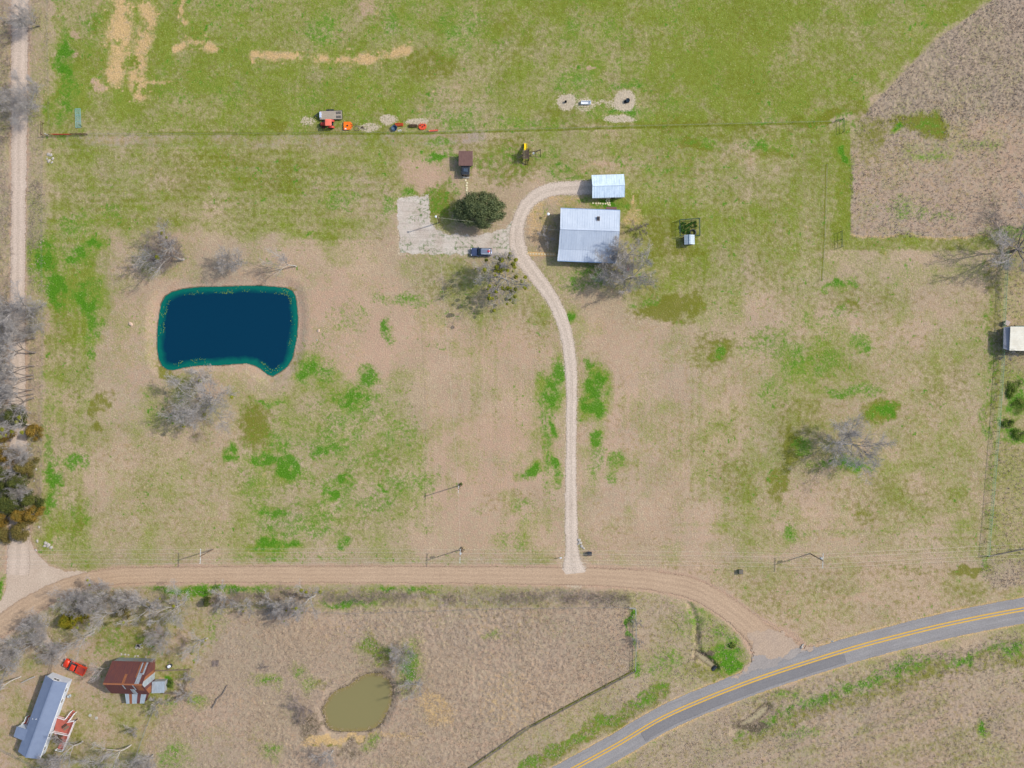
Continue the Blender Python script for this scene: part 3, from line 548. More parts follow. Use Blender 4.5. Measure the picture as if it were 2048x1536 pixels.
_g = m_pad.math('MULTIPLY', m_pad.stretch(m_pad.noise(_v, 1.3, 5.0, .7), .50, .60), m_pad.stretch(m_pad.noise(_v, .20, 2.0), .44, .60)); _c = m_pad.mix(m_pad.math('MULTIPLY', _g, .8), _c, lin((74,104,44)))
m_pad.bump(_nf, .35, .04); m_pad = m_pad.done(_c, .95, 0, .1)
tag(flat('gravel_pad', PAD, .006, m_pad, 7.0, 3, False), kind='structure')
# worn asphalt mouth where the dirt road meets the tarred road
tag(flat('junction_apron', APRON, .068, m_asphf, 10.0, 8), kind='structure')
tag(flat('junction_mouth', MOUTH, .062, road_material('junction_gravel', (178,155,130), (166,146,127), (144,127,113), 0, .45, .2, flat_=True), 10.0, 31, False), kind='structure')
# weathered strip of newer seal along the southern lane
m_seal = road_material('dark_seal', (130,127,125), (121,118,117), (104,102,102), .05, .6, .12)
link_mesh('sealed_lane', ribbon('sealed_lane', [(p[0], p[1], 20) for p in ASPH if 1270 < p[0] < 1700], .072, 5, 1.0, 17, 1.0, 11.0), m_seal, asphalt)
m_line = mat('road_yellow', (214,168,56), .7, 0, .3, 2.2, (190,150,74))
for off in (-2.8, 2.8):
    link_mesh('centre_line', ribbon('centre_line', [(p[0], p[1], 2.7) for p in YEL], .080, 2, .12, 21, 1.0, off), m_line, asphalt)

# ------------------------------------------------------------------ water
def water_material(name, deep, shore, rough=.06):
    t = NT(name); v = t.coord('Object'); a = t.attr('depth')[0]
    n1 = t.math('SUBTRACT', t.noise(v, .45, 5.0, .65), .5); k = t.math('MULTIPLY_ADD', n1, .75, a)
    c = t.mix(t.stretch(k, .22, .72), lin(shore), lin(deep))
    t.bump(t.noise(v, 2.4, 3.0), .10, .04); t.b.inputs['IOR'].default_value = 1.33
    return t.done(c, rough, 0, .5)
def water(name, pts, z, material, shore_px, step=1.5):
    q = np.array(pts); x = np.arange(q[:, 0].min() - 14, q[:, 0].max() + 14, step); y = np.arange(q[:, 1].min() - 14, q[:, 1].max() + 14, step)
    A, B = np.meshgrid(x, y); sd = sdf(A, B, pts); keep = sd < 9; idx = -np.ones(A.shape, int); idx[keep] = np.arange(keep.sum())
    f = np.stack([idx[1:, :-1], idx[1:, 1:], idx[:-1, 1:], idx[:-1, :-1]], -1).reshape(-1, 4); f = f[(f >= 0).all(1)]
    V = np.stack([(A[keep] - 1024) * S, (768 - B[keep]) * S, np.full(keep.sum(), z)], -1)
    me = np_mesh(name, V, f, True); dep = np.clip(-sd[keep] / shore_px, 0, 1); put_attr(me, 'depth', dep, dep, dep)
    return tag(link_mesh(name, me, material), kind='structure')
water('pond_water', POND, -.55, water_material('dyed_water', (0,46,68), (4,94,80)), 22)
water('muddy_pond_water', MUDP, -.45, water_material('muddy_water', (124,116,76), (128,114,70)), 12)
m_pud = water_material('puddle_water', (158,146,114), (140,126,98), .1)
water('ditch_puddle_water', PUD1, -.75, m_pud, 6); water('roadside_puddle_water', PUD2, -.50, m_pud, 6)
# specks of floating algae along the shelf of the blue pond
rng = np.random.RandomState(5); w = win(290, 620, 560, 760)
fx = rng.uniform(300, 605, 60000); fy = rng.uniform(568, 755, 60000); sdv = sdf(fx, fy, POND)
pr = np.exp(-((sdv + 12) / 1.6) ** 2) * .30 + np.exp(-((sdv + 7) / 4) ** 2) * .06
pr *= np.clip((fbm(fx, fy, 22, 401, 4) - .46) * 6, 0, 1); sel = rng.rand(60000) < pr
mb = MB()
for x, y in zip(fx[sel], fy[sel]):
    c = P(x, y); r = rng.uniform(.04, .13); a = rng.rand() * 6.28
    mb.prism([(c.x + r * math.cos(a + k * 1.257) * rng.uniform(.6, 1.2), c.y + r * math.sin(a + k * 1.257) * rng.uniform(.6, 1.2)) for k in range(5)], -.56, -.53)
tag(mb.part('pond_algae', mat('algae', (120,140,52), .8, 0, .3, 3, (70,120,60))), 'yellow green specks of algae floating along the blue pond edge', 'algae', None, 'stuff')
# ------------------------------------------------------------------ trees: skeletons grown as tapered tubes, twigs and leaves as many small faces
def seg_mesh(name, segs, n):
    """segs: (k,8) array p0 p1 r0 r1 -> open n-sided tubes"""
    s = np.array(segs, float).reshape(-1, 8); a, b = s[:, :3], s[:, 3:6]; d = b - a; d /= np.linalg.norm(d, axis=1)[:, None] + 1e-9
    up = np.where(np.abs(d[:, 2:3]) < .9, np.array([[0, 0, 1.]]), np.array([[1., 0, 0]]))
    u = np.cross(d, up); u /= np.linalg.norm(u, axis=1)[:, None] + 1e-9; w = np.cross(d, u); k = len(s); V = np.zeros((k, 2, n, 3))
    for i in range(n):
        t = 2 * math.pi * i / n; o = u * math.cos(t) + w * math.sin(t)
        V[:, 0, i] = a + o * s[:, 6:7]; V[:, 1, i] = b + o * s[:, 7:8]
    base = (np.arange(k) * 2 * n)[:, None, None]; i = np.arange(n); j = (i + 1) % n
    f = np.stack([i, j, n + j, n + i], -1)[None]; F = (base + f).reshape(-1, 4)
    return np_mesh(name, V.reshape(-1, 3), F, n > 4)
def grow(seed, h, rad, trunk=.3, limbs=6, stems=1, rise=.55, twig=1.0, r0=None, up=.25, bare=.28):
    """bare broadleaf tree: returns (trunk segments, branch segments, twig segments, branch tips)"""
    rg = random.Random(seed); T, B, W, tips = [], [], [], []; r0 = r0 or h * .018 + .04
    def rv(): 
        while True:
            v = Vector((rg.uniform(-1, 1), rg.uniform(-1, 1), rg.uniform(-1, 1)))
            if .1 < v.length < 1: return v.normalized()
    def branch(p, d, L, r, lev, store):
        n = {0: 5, 1: 6, 2: 5, 3: 3, 4: 2}[lev]; pts = [p.copy()]; rs = [r]; d = d.normalized()
        for i in range(n):
            d = (d + rv() * (.16, .22, .20, .16, .1)[lev] + Vector((0, 0, up * (.25 if lev < 3 else .1)))).normalized()
            q = pts[-1] + d * (L / n); r2 = r * (1 - .60 * (i + 1) / n) if lev else r * (1 - .35 * (i + 1) / n)
            store.append((*pts[-1], *q, rs[-1], r2)); pts.append(q); rs.append(r2)
        return pts, rs, d
    def sub(pts, rs, d, lev, L):
        cnt = {1: 10, 2: 8, 3: 5}[lev]; cnt = max(2, int(cnt * (twig if lev == 3 else 1) + rg.random()))
        for k in range(cnt):
            t = .22 + .78 * (k + rg.random()) / cnt; x = t * (len(pts) - 1); i = min(int(x), len(pts) - 2); p = pts[i].lerp(pts[i + 1], x - i)
            ax = (pts[i + 1] - pts[i]).normalized(); s = ax.cross(rv()); s = s.normalized() if s.length > .01 else rv()
            nd = ax * rg.uniform(.6, 1.05) + s * rg.uniform(.4, .9) + Vector((0, 0, .10)); l2 = L * rg.uniform(.42, .68) * (1.15 - .5 * t); r2 = max(.016, rs[i] * rg.uniform(.50, .70))
            if lev < 3:
                pp, rr, dd = branch(p, nd, l2, r2, lev + 1, B); sub(pp, rr, dd, lev + 1, l2)
                if lev == 2: tips.append(pp[-1])
            else:
                W.append((*p, *(p + nd.normalized() * l2), .010, .006))
                q = p + nd.normalized() * l2 * .5; W.append((*q, *(q + (nd.normalized() + rv() * .7) * l2 * .5), .008, .005))
                q = p + nd.normalized() * l2 * .75; W.append((*q, *(q + (nd.normalized() + rv() * .8) * l2 * .4), .007, .004))
    for sidx in range(stems):
        a = rg.random() * 6.28; tilt = 0.06 if stems == 1 else .42
        d = Vector((math.cos(a) * tilt, math.sin(a) * tilt, 1)); rr0 = r0 / math.sqrt(stems)
        pts, rs, d = branch(Vector((0, 0, -.1)) + Vector((math.cos(a), math.sin(a), 0)) * (.15 if stems > 1 else 0), d, h * trunk, rr0, 0, T)
        for k in range(limbs):
            b = a + 6.28 * k / limbs + rg.uniform(-.4, .4); el = rg.uniform(rise - .25, rise + .35) if k else 1.2
            nd = Vector((math.cos(b) * math.cos(el), math.sin(b) * math.cos(el), math.sin(el)))
            L = min(rad / max(.3, math.cos(el)), h * (1 - trunk) / max(.35, math.sin(el) + .1)) * rg.uniform(.75, 1.05)
            p = pts[-1] if rg.random() < .6 else pts[-2].lerp(pts[-1], rg.random())
            pp, rr, dd = branch(p, nd, L, rs[-1] * rg.uniform(.6, .82), 1, B); sub(pp, rr, dd, 1, L * .62)
    return T, B, W, tips
m_bark = mat('bark', (184,178,168), .9, 0, .3, 3, (150,143,133)); m_twig = mat('twig', (172,166,161), .95, 0, .2, 2, (146,140,135))
m_barkd = mat('dark_bark', (134,124,114), .9, 0, .35, 3, (104,94,86)); m_twigr = mat('reddish_twig', (152,138,129), .95, 0, .2, 2, (130,117,110))
m_mist = mat('mistletoe', (158,156,44), .8, 0, .3, 2.5, (116,122,36))
TREE = {}
def tree_kind(key, **kw):
    T, B, W, tips = grow(**kw); B = np.array(B); thick = B[:, 6] > .03
    me = [seg_mesh('trunk', T + [tuple(x) for x in B[B[:, 6] > .07]], 8), seg_mesh('crown', [tuple(x) for x in B[B[:, 6] <= .07]] + W, 3)]
    TREE[key] = (me, tips)
KINDS = dict(broad=dict(seed=3, h=10, rad=5.5, limbs=6, twig=1.0), tall=dict(seed=11, h=10, rad=3.6, limbs=5, trunk=.42, rise=.95, twig=.7), dense=dict(seed=21, h=10, rad=6.5, limbs=6, stems=3, rise=.6, trunk=.18, twig=1.0),
             open=dict(seed=31, h=10, rad=5.0, limbs=5, rise=.7, trunk=.34, twig=.5), low=dict(seed=41, h=5, rad=3.0, limbs=6, trunk=.15, rise=.6, twig=.8, r0=.11), slim=dict(seed=51, h=10, rad=3.0, limbs=4, trunk=.5, rise=1.0, twig=.5, r0=.16),
             fan=dict(seed=61, h=10, rad=5.5, limbs=7, trunk=.22, rise=.75, twig=.8, stems=2), wide=dict(seed=71, h=10, rad=7.5, limbs=8, trunk=.2, rise=.45, twig=1.1))
for k_, kw_ in KINDS.items(): tree_kind(k_, **kw_)
def leaf_cloud(name, centres, radii, n, size, rg, squash=.8):
    """n small leaf faces spread over the clumps: most near each clump's skin, a few inside"""
    c = np.array(centres); r = np.array(radii); pick = rg.choice(len(c), n, p=r ** 2 / (r ** 2).sum())
    d = rg.normal(size=(n, 3)); d /= np.linalg.norm(d, axis=1)[:, None]; rr = r[pick] * (rg.rand(n) ** .35) * rg.uniform(.75, 1.12, n)
    p = c[pick] + d * rr[:, None] * np.array([1, 1, squash]); nrm = d + rg.normal(size=(n, 3)) * .55; nrm /= np.linalg.norm(nrm, axis=1)[:, None]
    t = rg.normal(size=(n, 3)); u = np.cross(nrm, t); u /= np.linalg.norm(u, axis=1)[:, None]; w = np.cross(nrm, u); s = size * rg.uniform(.55, 1.35, n)[:, None]
    V = np.stack([p + u * s, p + w * s * .55 + nrm * s * .12, p - u * s, p - w * s * .55 + nrm * s * .12], 1)
    return np_mesh(name, V.reshape(-1, 3), np.arange(4 * n).reshape(n, 4))
def bare_tree(px, py, h, key, label, mat_='pale', tilt=0, tdir=180, rz=None, group=None, wide=1.0, mist=0, name='bare_tree', cat='tree', z=0.0):
    rg = random.Random(int(px * 7 + py * 13)); me, tips = TREE[key]; base = KINDS[key]['h']
    r = thing(name, label, cat, P(px, py) + Vector((0, 0, z)), 0, group); k = h / base
    q = Matrix.Rotation(R(tilt), 4, Vector((math.cos(R(tdir + 90)), math.sin(R(tdir + 90)), 0))) @ Matrix.Rotation(rg.random() * 6.28 if rz is None else R(rz), 4, 'Z')
    wide *= 1.12
    r.rotation_euler = q.to_euler(); r.scale = (k * wide, k * wide, k)
    a, b = ((m_bark, m_twig) if mat_ == 'pale' else (m_barkd, m_twig) if mat_ == 'grey' else (m_barkd, m_twigr))
    for nm, m, mt in (('trunk', me[0], a), ('crown', me[1], b)):
        o = bpy.data.objects.new(nm, m); COL.objects.link(o); o.parent = r
        if not m.materials: m.materials.append(mt)
        o.material_slots[0].link = 'OBJECT'; o.material_slots[0].material = mt
    if mist:
        rr = np.random.RandomState(int(px + py))
        for i in range(mist):
            c = tips[rg.randrange(len(tips))]; s = rg.uniform(.20, .48) * base / 10 / max(.7, k) * 1.1
            o = link_mesh('mistletoe_clump', leaf_cloud('mistletoe_clump', [tuple(c)], [s], int(340), .10, rr, .9), m_mist, r)
    return r
m_oak = NT('oak_leaves'); _v = m_oak.coord('Object'); _c = m_oak.mix(m_oak.stretch(m_oak.noise(_v, .8, 4.0), .35, .65), lin((66,82,46)), lin((106,116,72)))
_c = m_oak.mix(m_oak.stretch(m_oak.noise(_v, 9.0, 2.0), .5, .72, 0, .7), _c, lin((142,142,96))); m_oak = m_oak.done(_c, .6, 0, .35)
def leafy_mat(name, a, b, c):
    t = NT(name); v = t.coord('Object'); x = t.mix(t.stretch(t.noise(v, .7, 3.0), .36, .62), lin(a), lin(b))
    return t.done(t.mix(t.stretch(t.noise(v, 6.0, 2.0), .5, .75, 0, .8), x, lin(c)), .75, 0, .2)
m_ced = {'green': leafy_mat('cedar_green', (58,72,34), (86,92,40), (116,108,44)), 'rust': leafy_mat('cedar_rust', (112,96,40), (144,112,44), (88,94,42)), 'gold': leafy_mat('cedar_gold', (112,116,28), (140,124,28), (84,94,28)), 'olive': leafy_mat('cedar_olive', (104,96,48), (122,106,56), (86,90,48))}
def evergreen(px, py, h, rad, colour, label, name='cedar_tree', group=None, seed=0, n=7000, leaf=.12, shape='cone'):
    rg = np.random.RandomState(seed + int(px * 3 + py)); r = thing(name, label, 'tree', P(px, py), 0, group)
    cs, rs = [], []
    for i in range(72 if shape == 'dome' else 30):
        a = rg.rand() * 6.283
        if shape == 'dome': t = rg.rand() ** .5; e = math.sqrt(max(0, 1 - t * t)); cs.append((rad * .86 * t * math.cos(a), rad * .86 * t * math.sin(a), h * .34 + (h * .50) * e * rg.uniform(.6, 1.0))); rs.append(rad * rg.uniform(.16, .27))
        else: t = rg.rand() ** .8; q = (1 - t) * .78 + .10; z = h * (.12 + .80 * t); q *= math.sqrt(rg.rand()) * .5 + .5; cs.append((rad * q * math.cos(a), rad * q * math.sin(a), z)); rs.append(rad * rg.uniform(.22, .36))
    MBt = [(0, 0, -.1, 0, 0, h * .45, .03 * h, .02 * h)]
    for c in cs[::3]: MBt.append((0, 0, h * .3, c[0] * .9, c[1] * .9, c[2], .012 * h, .004 * h))
    link_mesh('trunk', seg_mesh('trunk', MBt, 7), m_barkd, r)
    link_mesh('crown', leaf_cloud('crown', cs, rs, n, leaf, rg), m_oak if colour == 'oak' else m_ced[colour], r); return r

oak = evergreen(960, 427, 7.0, 6.3, 'oak', 'broad dark green live oak beside the bend of the gravel driveway', name='live_oak', n=34000, leaf=.17, shape='dome'); oak.scale = (1, .74, 1)
# --- round the blue pond
bare_tree(367, 519, 11, 'open', 'leaning pale grey tree at the north-west corner of the blue pond', tilt=34, tdir=187, mist=3, wide=1.2)
bare_tree(352, 512, 9.5, 'dense', 'dense reddish twigged tree tight beside the leaning tree north-west of the blue pond', 'red', tilt=12, tdir=110, wide=.75)
bare_tree(477, 529, 7.5, 'fan', 'thin wispy bare tree on the north bank, middle of the three along the blue pond', tilt=10, tdir=170, wide=.85)
bare_tree(593, 533, 9, 'open', 'slender bare tree leaning west at the north-east corner of the blue pond', tilt=22, tdir=160, wide=.7)
bare_tree(424, 796, 12, 'dense', 'big spreading bare tree just south of the blue pond', tilt=9, tdir=222, mist=6, wide=.98)
# --- farmhouse yard
bare_tree(1001, 556, 12, 'fan', 'bare tree full of mistletoe balls where the driveway bends below the parked car', tilt=5, tdir=250, mist=60, wide=.95)
bare_tree(1091, 474, 3.6, 'low', 'small pale multi-stemmed tree in the shade west of the farmhouse', wide=1.0, name='small_tree')
bare_tree(1256, 516, 9.5, 'broad', 'bare tree overhanging the east eave of the farmhouse', wide=1.0)
bare_tree(1226, 545, 8.5, 'dense', 'bare tree at the south-east corner of the farmhouse', wide=.9)
bare_tree(1264, 556, 10, 'wide', 'widest of the bare trees east of the farmhouse, over the garden bench', wide=.85)
bare_tree(1276, 458, 3.8, 'low', 'low twiggy shrub against the north-east side of the farmhouse', 'red', name='shrub', cat='shrub')
# --- open fields
bare_tree(1683, 889, 11, 'fan', 'lone wide bare tree in the dry field east of the driveway', wide=1.2)
bare_tree(2024, 503, 12.5, 'wide', 'large bare tree at the right edge above the white roofed barn', 'grey', wide=1.2)
bare_tree(2010, 703, 4.5, 'low', 'small bare tree in front of the white roofed barn at the right edge', name='small_tree', wide=.7)
bare_tree(805, 1306, 5.5, 'dense', 'bushy grey green tree on the north-east bank of the muddy pond', wide=.9)
bare_tree(839, 1364, 6.5, 'broad', 'pale bare tree leaning over the east bank of the muddy pond', tilt=15, tdir=200, wide=.8)
bare_tree(605, 1412, 4.2, 'low', 'low grey thicket west of the muddy pond', 'red', name='shrub', cat='shrub', wide=1.25)
bare_tree(667, 1500, 7, 'broad', 'pale bare tree below the muddy pond at the bottom edge', tilt=18, tdir=200, wide=.8)
bare_tree(1271, 1242, 4, 'low', 'upper of two wispy saplings on the pipe fence line', name='sapling', cat='sapling', wide=.55)
bare_tree(1273, 1277, 4, 'low', 'lower of two wispy saplings on the pipe fence line', name='sapling', cat='sapling', wide=.6)
bare_tree(530, 1332, 1.6, 'low', 'purplish low bush in the tufted field left of the muddy pond', 'red', name='shrub', cat='shrub', wide=1.2)
# --- along the western lane
bare_tree(79, 52, 8.5, 'fan', 'bare tree over the pale lane in the top left corner', 'grey', tilt=18, tdir=160, wide=.8)
bare_tree(74, 214, 10, 'dense', 'grey bushy bare tree over the pale lane beside the red farm gate', 'grey', tilt=14, tdir=170, wide=.85)
ROW = [(71,617,10.5,'open',26,'two-trunked pale tree leaning over the lane, northernmost of the leaning row'),(68,633,8.5,'dense',4,'bushy twiggy tree just below the first leaning tree of the lane row'),(70,664,9,'slim',20,'slim pale tree leaning over the lane just below the bushy one'),(70,677,10,'slim',22,'slim yellowish trunk leaning over the lane, second below the bushy tree'),
       (71,705,10,'open',24,'forked tree leaning over the middle of the shaded lane'),(68,732,9.5,'slim',20,'yellow barked slim tree leaning over the lane below the forked one'),(67,750,10,'slim',22,'yellow streaked thin tree in the lower half of the leaning row'),(67,757,8.5,'slim',16,'short thin tree beside the yellow streaked one on the lane'),(66,779,10,'slim',24,'thin grey tree third from the bottom of the leaning row'),(66,788,9,'slim',20,'thin grey tree second from the bottom of the leaning row'),(67,796,9.5,'open',18,'forked grey tree at the bottom of the leaning row, above the cedars')]
for x, y, h, k, t, lb in ROW: bare_tree(x, y, h, k, lb, 'grey', tilt=t, tdir=183, group='trees leaning over the western lane')
bare_tree(12, 640, 9, 'dense', 'bare tree at the left edge across the lane from the bushy tree', 'grey', wide=.9); bare_tree(8, 720, 9, 'broad', 'bare tree at the left edge across the lane from the leaning row', 'grey', wide=.9); bare_tree(10, 790, 8, 'dense', 'bare tree at the left edge just above the rusty cedars', 'grey', wide=.8)
bare_tree(60, 850, 8.5, 'open', 'bare tree with mistletoe standing among the upper cedars of the lane', tilt=8, tdir=180, mist=9); bare_tree(60, 902, 7.5, 'fan', 'pale bare tree between the two cedar groups of the lane', wide=.8); bare_tree(52, 938, 7, 'open', 'white branched dead tree inside the green cedars', wide=.7, tilt=12, tdir=230); bare_tree(66, 984, 6.5, 'fan', 'small pale bare tree at the edge of the lower cedars', wide=.7, tilt=14, tdir=185)
CED = [(26,872,6,2.4,'rust','small rusty cedar at the left edge above the gap in the lane trees'),(84,866,5.2,2.3,'rust','rusty cedar nearest the fence in the upper cedar group'),(52,834,7,3.4,'green','dark green cedar under the mistletoe tree of the lane'),(24,910,6,2.8,'rust','rusty cedar at the left edge beside the pale bare tree'),(70,935,6.5,2.8,'olive','olive cedar behind the white branched dead tree'),
       (26,962,8,3.8,'green','large green cedar at the left edge below the dirt gap'),(60,965,7,2.6,'green','green cedar just east of the large left edge one'),(44,1006,8,3.9,'green','broad green cedar in the middle of the lower cedar group'),(80,1000,6,2.6,'green','small green cedar nearest the field in the lower cedar group'),(22,1036,7.5,3.2,'rust','orange cedar at the left edge in the lower cedar group'),(62,1030,7,2.6,'rust','orange cedar in the middle of the lower cedar group'),(86,1030,6.5,2.4,'rust','orange brown cedar nearest the field in the lower cedar group'),(30,1064,6.5,3.2,'olive','brownish cedar at the left edge by the road junction'),(66,1062,6.5,3.4,'olive','brownish cedar at the mouth of the lane by the junction')]
for x, y, h, r_, c_, lb in CED: evergreen(x - 6, y - 4, h, r_, c_, lb, group='cedars along the western lane', n=int(1500 * r_ * r_ ** .5), leaf=.12)
# --- hedgerow south of the dirt road and the neighbour's yard
evergreen(143, 1238, 4.6, 2.6, 'gold', 'round golden green cedar in front of the dark gap by the neighbour track', group='golden cedars', n=5200); evergreen(162, 1228, 4.4, 2.2, 'gold', 'smaller golden cedar half hidden by the pale tree', group='golden cedars', n=3600); evergreen(250, 1222, 3.6, 1.9, 'olive', 'small olive cedar between two bare hedgerow trees', n=2600); evergreen(420, 1202, 3.2, 1.5, 'green', 'small dark green cedar near the east end of the hedgerow trees', n=2200)
HEDGE = [(164,1193,7.5,'dense',0,0,.8,1,'grey bare tree right at the edge of the dirt road bend above the golden cedars'),(132,1292,7,'fan',14,215,.8,0,'bare tree beside the neighbour track north of the red pickup'),(8,1376,9,'broad',0,0,.8,0,'bare tree at the left edge beside the blue roofed house'),(306,1508,8,'fan',10,215,.8,0,'bare tree at the bottom edge beside the wire fence south of the barn'),(118,1528,8,'dense',0,0,.7,0,'bare tree at the bottom edge below the blue roofed house'),(334,1268,7,'dense',8,215,.7,1,'bare thicket tree between the hedgerow and the rusty barn'),(272,1192,8,'fan',0,0,.8,2,'bare tree on the road side of the hedgerow above the olive cedar'),(452,1192,5,'low',0,0,1.1,0,'low twiggy tree on the road side near the small dark green cedar'),
         (239,1222,10,'open',20,195,.85,2,'pale white-trunked tree leaning west beside the golden cedars'),(215,1188,8.5,'dense',8,180,.8,2,'bushy bare tree overhanging the dirt road bend'),(304,1211,9.5,'broad',0,0,.9,2,'round bare tree in the middle of the hedgerow'),(362,1209,10,'wide',0,0,.75,3,'widest pale bare tree of the hedgerow'),(415,1276,8.5,'open',18,215,.85,4,'pale leaning bare tree north-east of the rusty barn'),
         (497,1206,6,'broad',0,0,.8,1,'small white branched tree at the edge of the tufted field'),(630,1190,9.5,'open',12,235,.95,7,'yellow flecked bare tree at the east end of the hedgerow'),(590,1207,8,'fan',8,220,.8,3,'bare tree just west of the yellow flecked one'),(548,1205,5,'low',0,0,1.0,0,'low twiggy tree between the white branched one and its eastern neighbours'),
         (97,1248,8.5,'dense',8,190,.75,0,'grey bare tree at the mouth of the neighbour track'),(188,1264,9,'open',24,220,.8,1,'bare tree leaning toward the red pickup'),(62,1289,8.5,'fan',16,205,.85,0,'bare tree on the west side of the neighbour track'),(22,1325,9.5,'broad',0,0,.85,0,'bare tree at the left edge north of the blue roofed house'),
         (221,1333,7,'open',14,190,.6,0,'thin bare tree touching the west end of the rusty barn'),(42,1353,9,'slim',26,195,1.1,0,'leaning white trunk beside the north end of the blue roofed house'),(165,1483,10,'open',14,215,.9,0,'bare tree beside the white railed deck'),(262,1490,9.5,'open',16,215,.9,0,'bare tree between the deck and the wire fence'),(208,1516,9,'broad',10,215,.8,0,'bare tree at the bottom edge right of the blue roofed house'),
         (374,1386,4.2,'low',0,0,.9,0,'vine covered sapling at the south-east corner of the barn pen'),(382,1352,3.6,'low',0,0,.7,0,'twiggy sapling on the east side of the barn pen'),(318,1404,5,'low',0,0,.8,0,'twiggy tree beside the low shed of the rusty barn'),(270,1455,4,'low',0,0,.7,0,'small bare tree on the fence south of the rusty barn')]
for x, y, h, k, t, td, wd, mi, lb in HEDGE: bare_tree(x, y, h, k, lb, tilt=t, tdir=td, wide=wd, mist=mi, group='bare trees of the hedgerow and yard')
# --- leafy shrubs
m_shrub = leafy_mat('shrub_leaves', (74,100,38), (104,116,50), (66,84,36)); m_bush = leafy_mat('brown_bush', (88,74,60), (112,96,78), (70,60,50))
m_weed = leafy_mat('weed_leaves', (96,124,40), (130,138,62), (82,100,40))
def shrub(px, py, rad, h, material, label, n=1400, leaf=.08, group=None, name='shrub'):
    rg = np.random.RandomState(int(px * 5 + py)); r = thing(name, label, 'shrub', P(px, py), 0, group)
    cs = [(rad * .7 * math.sqrt(rg.rand()) * math.cos(a), rad * .7 * math.sqrt(rg.rand()) * math.sin(a), h * rg.uniform(.3, .8)) for a in rg.rand(12) * 6.283]
    link_mesh('stems', seg_mesh('stems', [(0, 0, -.05, *c, .02, .006) for c in cs], 4), m_barkd, r)
    link_mesh('foliage', leaf_cloud('foliage', cs, [rad * rg.uniform(.22, .42) for _ in cs], n, leaf, rg), material, r); return r
shrub(120, 1473, 1.35, 1.4, m_bush, 'round brown bare bush growing beside the red deck', 2400)
for i, (x, y, r_, lb) in enumerate([(2030,770,2.4,'leafy green shrub below the white barn at the right edge'),(2036,812,2.6,'green bramble thicket in the middle of the right edge'),(2014,845,1.8,'light green shrub against the right-hand wire fence'),(2040,865,2.2,'lowest green thicket at the right edge'),(2020,785,1.6,'small green shrub close to the right-hand wire fence')]):
    shrub(x, y, r_, .8, m_weed, lb, 1500, .10, 'shrubs beyond the right-hand fence')
shrub(342, 1366, 1.3, .9, m_shrub, 'bright green weed clump inside the barn pen', 1500)
shrub(1464, 1290, 1.0, .7, m_weed, 'leafy shrub on the ditch bank by the road junction', 1200)
# --- undergrowth of brambles along the hedgerow (nobody could count it)
rg_ = np.random.RandomState(77); W_ = []
for i in range(3600):
    x = rg_.uniform(430, 1262); y = 1193 + (x - 430) * .004 + rg_.normal() * 8
    if fbm(np.array([x]), np.array([y]), 30, 500, 3)[0] < .42 and rg_.rand() < .85: continue
    c = P(x, y); h_ = rg_.uniform(.3, 1.1)
    for q in range(3):
        d = rg_.normal(size=3) * .55; W_.append((c.x, c.y, -.02, c.x + d[0], c.y + d[1], h_ * rg_.uniform(.5, 1.1), .013, .006))
for i in range(2600):
    x, y = (rg_.uniform(0, 26), rg_.uniform(0, 830)) if i % 2 else (rg_.uniform(58, 84), rg_.uniform(0, 1000))
    if fbm(np.array([x]), np.array([y]), 40, 505, 3)[0] < .47: continue
    c = P(x, y); 
    for q in range(3):
        d = rg_.normal(size=3) * .5; W_.append((c.x, c.y, -.02, c.x + d[0], c.y + d[1], rg_.uniform(.2, .9), .018, .007))
tag(link_mesh('undergrowth', seg_mesh('undergrowth', W_, 3), m_twigr), 'dead brown brambles along the hedgerow south of the dirt road', 'brush', None, 'stuff')

# ------------------------------------------------------------------ tufts of tall dry grass standing in the unmown fields (nobody could count them)
rg_ = np.random.RandomState(12); ntry = 520000
tx = rg_.uniform(-230, 2280, ntry); ty = rg_.uniform(-180, 1716, ntry)
ix = np.clip(((tx - gx[len(far)]) / ST).round().astype(int) + len(far), 0, NX - 1); iy = np.clip(((ty - gy[len(far)]) / ST).round().astype(int) + len(far), 0, NY - 1)
den = M['r'][iy, ix] * (.35 + 1.1 * fbm(tx, ty, 60, 601, 3)); keep = (rg_.rand(ntry) < den * .62) & (d_road[iy, ix] > 6) & (M['r'][iy, ix] > .15)
tx, ty = tx[keep], ty[keep]; tz = Z[iy[keep], ix[keep]]; nb = 5; n_ = len(tx) * nb
bx_ = np.repeat((tx - 1024) * S, nb) + rg_.normal(size=n_) * .10; by_ = np.repeat((768 - ty) * S, nb) + rg_.normal(size=n_) * .10; bz_ = np.repeat(tz, nb) - .03
an_ = rg_.rand(n_) * 6.283; ln_ = rg_.uniform(.10, .34, n_); ht_ = rg_.uniform(.10, .42, n_); wd_ = rg_.uniform(.03, .075, n_)
dx_, dy_ = np.cos(an_), np.sin(an_); b0_ = np.stack([bx_ - dy_ * wd_, by_ + dx_ * wd_, bz_], -1); b1_ = np.stack([bx_ + dy_ * wd_, by_ - dx_ * wd_, bz_], -1); tp_ = np.stack([bx_ + dx_ * ln_, by_ + dy_ * ln_, bz_ + ht_], -1)
m_dry = NT('dry_grass'); _v = m_dry.coord('Object'); _c = m_dry.mix(m_dry.stretch(m_dry.noise(_v, 1.1, 4.0, .7), .32, .68), lin((190,169,146)), lin((152,132,114)))
_c = m_dry.mix(m_dry.stretch(m_dry.noise(_v, .09, 3.0), .42, .62, 0, .55), _c, lin((166,150,136))); m_dry = m_dry.done(_c, .95, 0, .1)
